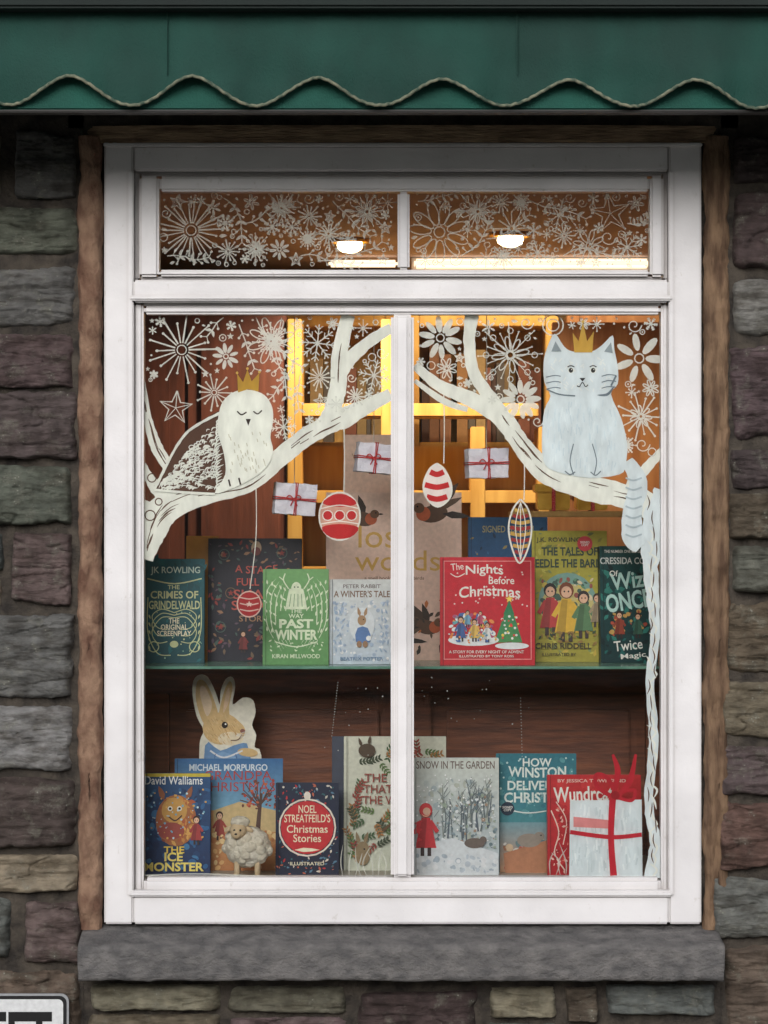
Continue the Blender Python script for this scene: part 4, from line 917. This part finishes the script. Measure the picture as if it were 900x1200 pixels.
strip('render_left',W(91,0,0).x,W(120,0,0).x,zb1-.01,zt1+.01,-.016,M_brown,wall,seed=3); strip('render_right',W(825,0,0).x,W(856,0,0).x,zb1-.01,zt1+.01,-.012,M_brownd,wall,seed=9)
box('gap_back_l',(W(90,0,0).x,.03,zb1-.02),(W(123,0,0).x,.12,zt1),M_mortar,wall,0); box('gap_back_r',(W(821,0,0).x,.03,zb1-.02),(W(858,0,0).x,.12,zt1),M_mortar,wall,0)
strip('lintel',W(96,0,0).x,W(850,0,0).x,W(0,168,0).z,W(0,148,0).z,-.018,M_lintel,wall,seed=5,amp=.005)
box('upper_lintel',(W(80,0,0).x,-.0,W(0,150,0).z),(W(865,0,0).x,.1,2.72),M_mortar,wall,0)
# ---------------- AWNING
e=empty('awning'); ya=-.45
per=146.5
def wave(px):
    t=((px-80)/per)%1.0; s_=.5-.5*math.cos(2*math.pi*t); return 94+31*(s_**.85)+ (px-450)*.005+1.2*math.sin(px*.05)
verts=[];faces=[]; X=[-500+i*3 for i in range(634)]; NZ=30
ztop=W(0,12,ya).z
for px in X:
    xb=W(px,0,ya).x; zb2=W(px,wave(px),ya).z
    for j in range(NZ+1):
        t=j/NZ; z=zb2+(ztop-zb2)*t
        y=ya+ .009*math.sin(px*.043+.8)*(1-t)+.009*noise.noise(Vector((xb*4,0,z*7)))*(1-t*.5)+.004*math.sin(px*.11)*(1-t)**2+.005*noise.noise(Vector((xb*2+z*14,5,z*3)))
        verts.append((xb,y,z))
for i in range(len(X)-1):
    for j in range(NZ): q=i*(NZ+1)+j; faces.append((q,q+NZ+1,q+NZ+2,q+1))
o=mesh('valance',verts,faces,M_green,e,True); md=o.modifiers.new('s','SOLIDIFY'); md.thickness=.0015
pts=[]
for i,px in enumerate(X):
    v=Vector(verts[i*(NZ+1)]); v.y-=.0015; v.z+=.003+.0009*math.sin(i*1.9)+.0012*noise.noise(Vector((i*.8,0,0))); pts.append(v)
tube('valance_trim',pts,.0036,M_trim,e,8)
xa,xb=W(-500,0,ya).x,W(1400,0,ya).x
for i,px in enumerate((-300,-60,196,606,1160)):
    vx=W(px,0,ya).x; box('seam_%d'%i,(vx-.001,ya-.009,W(0,88,ya).z),(vx+.001,ya-.002,ztop),M_green,e,.0008)
box('front_rail',(xa,ya-.05,ztop-.004),(xb,ya+.04,ztop+.08),M_greend,e,.006,3)
yb2=-.425; box('lower_bar',(xa,yb2,W(0,129,yb2).z),(xb,yb2+.03,W(0,60,yb2).z),M_greenlit,e,.004,3)
box('bar_lip',(xa,yb2-.006,W(0,132,yb2).z),(xb,yb2+.036,W(0,128.5,yb2).z-.0006),M_dark,e,.002)
v=[];f=[]
for i in range(61):
    x=xa+(xb-xa)*i/60
    for j in range(9): t=j/8; v.append((x,ya+.03+t*(-ya-.08),ztop+.07+t*.42-.03*math.sin(math.pi*t)))
for i in range(60):
    for j in range(8): q=i*9+j; f.append((q,q+9,q+10,q+1))
o=mesh('canopy',v,f,M_green,e,True); md=o.modifiers.new('s','SOLIDIFY'); md.thickness=.002
for sx in(-1.1,1.1): tube('arm_%d'%(sx>0),[(sx,yb2+.03,2.66),(sx,-.06,2.75)],.014,M_greend,e)
# ---------------- STREET SIGN
e=empty('street_sign'); y=-.07
def rrect(x0,y0,x1,y1,r,n=6):
    P=[]
    for cx,cy,a0 in((x1-r,y0+r,-90),(x1-r,y1-r,0),(x0+r,y1-r,90),(x0+r,y0+r,180)):
        for i in range(n+1): t=math.radians(a0+90*i/n); P.append((cx+r*math.cos(t),cy+r*math.sin(t)))
    return P
a=Art(y,3e-4,None,0); a.P(rrect(-300,1164,81,1262,9),(150,152,156)); o=a.build('plate',M_print,e); md=o.modifiers.new('s','SOLIDIFY'); md.thickness=.006; md.offset=-1
a=Art(y-.0075,3e-4,None,0); a.P(rrect(-297,1167,78,1259,8),(28,28,30)); a.P(rrect(-293,1171,74,1255,6),(206,208,210)); a.T('MARKET STREET',-114,1214,350,58,(24,24,26),.03); a.build('lettering',M_print,e)
# ---------------- GROUND etc
def plane(name,x0,y0,x1,y1,z,m): return mesh(name,[(x0,y0,z),(x1,y0,z),(x1,y1,z),(x0,y1,z)],[(0,1,2,3)],m)
plane('ground',-300,-300,300,300,-.124,M_grass)
box('pavement',(-40,-2.6,-.1),(40,.0-.002,.0),M_pave,None,0)
box('kerb',(-40,-2.76,-.12),(40,-2.602,.002),mat('kerb_stone',(140,138,132),(120,118,112),.9,20),None,.01)
plane('road',-40,-10,40,-2.77,-.118,M_asph)
plane('road_marking',-40,-6.45,40,-6.35,-.113,mat('road_paint',(210,210,205),(180,180,176),.8,30))
h=empty('reflected_house'); yh=-20  # unseen house, added so the panes reflect it and hide the horizon line
box('walls',(-16,yh-6,-.12),(16,yh,4.2),M_render,h,0)
mesh('roof',[(-16.4,yh+.4,4.15),(16.4,yh+.4,4.15),(16.4,yh-3,6.0),(-16.4,yh-3,6.0),(-16.4,yh-6.4,4.15),(16.4,yh-6.4,4.15)],[(0,1,2,3),(3,2,5,4),(0,3,4),(1,5,2)],M_roof,h)
for i in range(7):
    x=-13+i*4.2; z=.9
    box('window_frame_%d'%i,(x,yh+.01,z),(x+1.1,yh+.06,z+1.4),M_roof,h,.01); box('window_glass_%d'%i,(x+.08,yh+.05,z+.08),(x+1.02,yh+.065,z+1.32),M_dark,h,0)
box('door',(-10.9,yh+.01,-.1),(-9.9,yh+.07,2.0),M_greend,h,.01)
# ---------------- WORLD/LIGHT
w=bpy.data.worlds.new('World'); sc.world=w; w.use_nodes=True; nt=w.node_tree; bg=nt.nodes['Background']
sk=nt.nodes.new('ShaderNodeTexSky'); sk.sky_type='NISHITA'; sk.sun_disc=False; sk.sun_elevation=math.radians(25); sk.sun_rotation=math.radians(190); sk.dust_density=3; sk.air_density=1.0
hs=nt.nodes.new('ShaderNodeHueSaturation'); hs.inputs['Saturation'].default_value=.28
nt.links.new(sk.outputs[0],hs.inputs['Color']); nt.links.new(hs.outputs[0],bg.inputs['Color']); bg.inputs['Strength'].default_value=.14
s=bpy.data.lights.new('sun','SUN'); s.energy=1.4; s.angle=math.radians(26); s.color=(1,.985,.97); so_=bpy.data.objects.new('sun',s); so_.rotation_euler=(math.radians(65),0,math.radians(-10)); link(so_)
cam=bpy.data.cameras.new('camera'); co=bpy.data.objects.new('camera',cam); co.location=(0,-D,CZ); co.rotation_euler=(math.radians(90),0,0); link(co)
cam.sensor_fit='VERTICAL'; cam.sensor_height=24; cam.lens=24/2/(1.2/D); cam.clip_end=1000; sc.camera=co
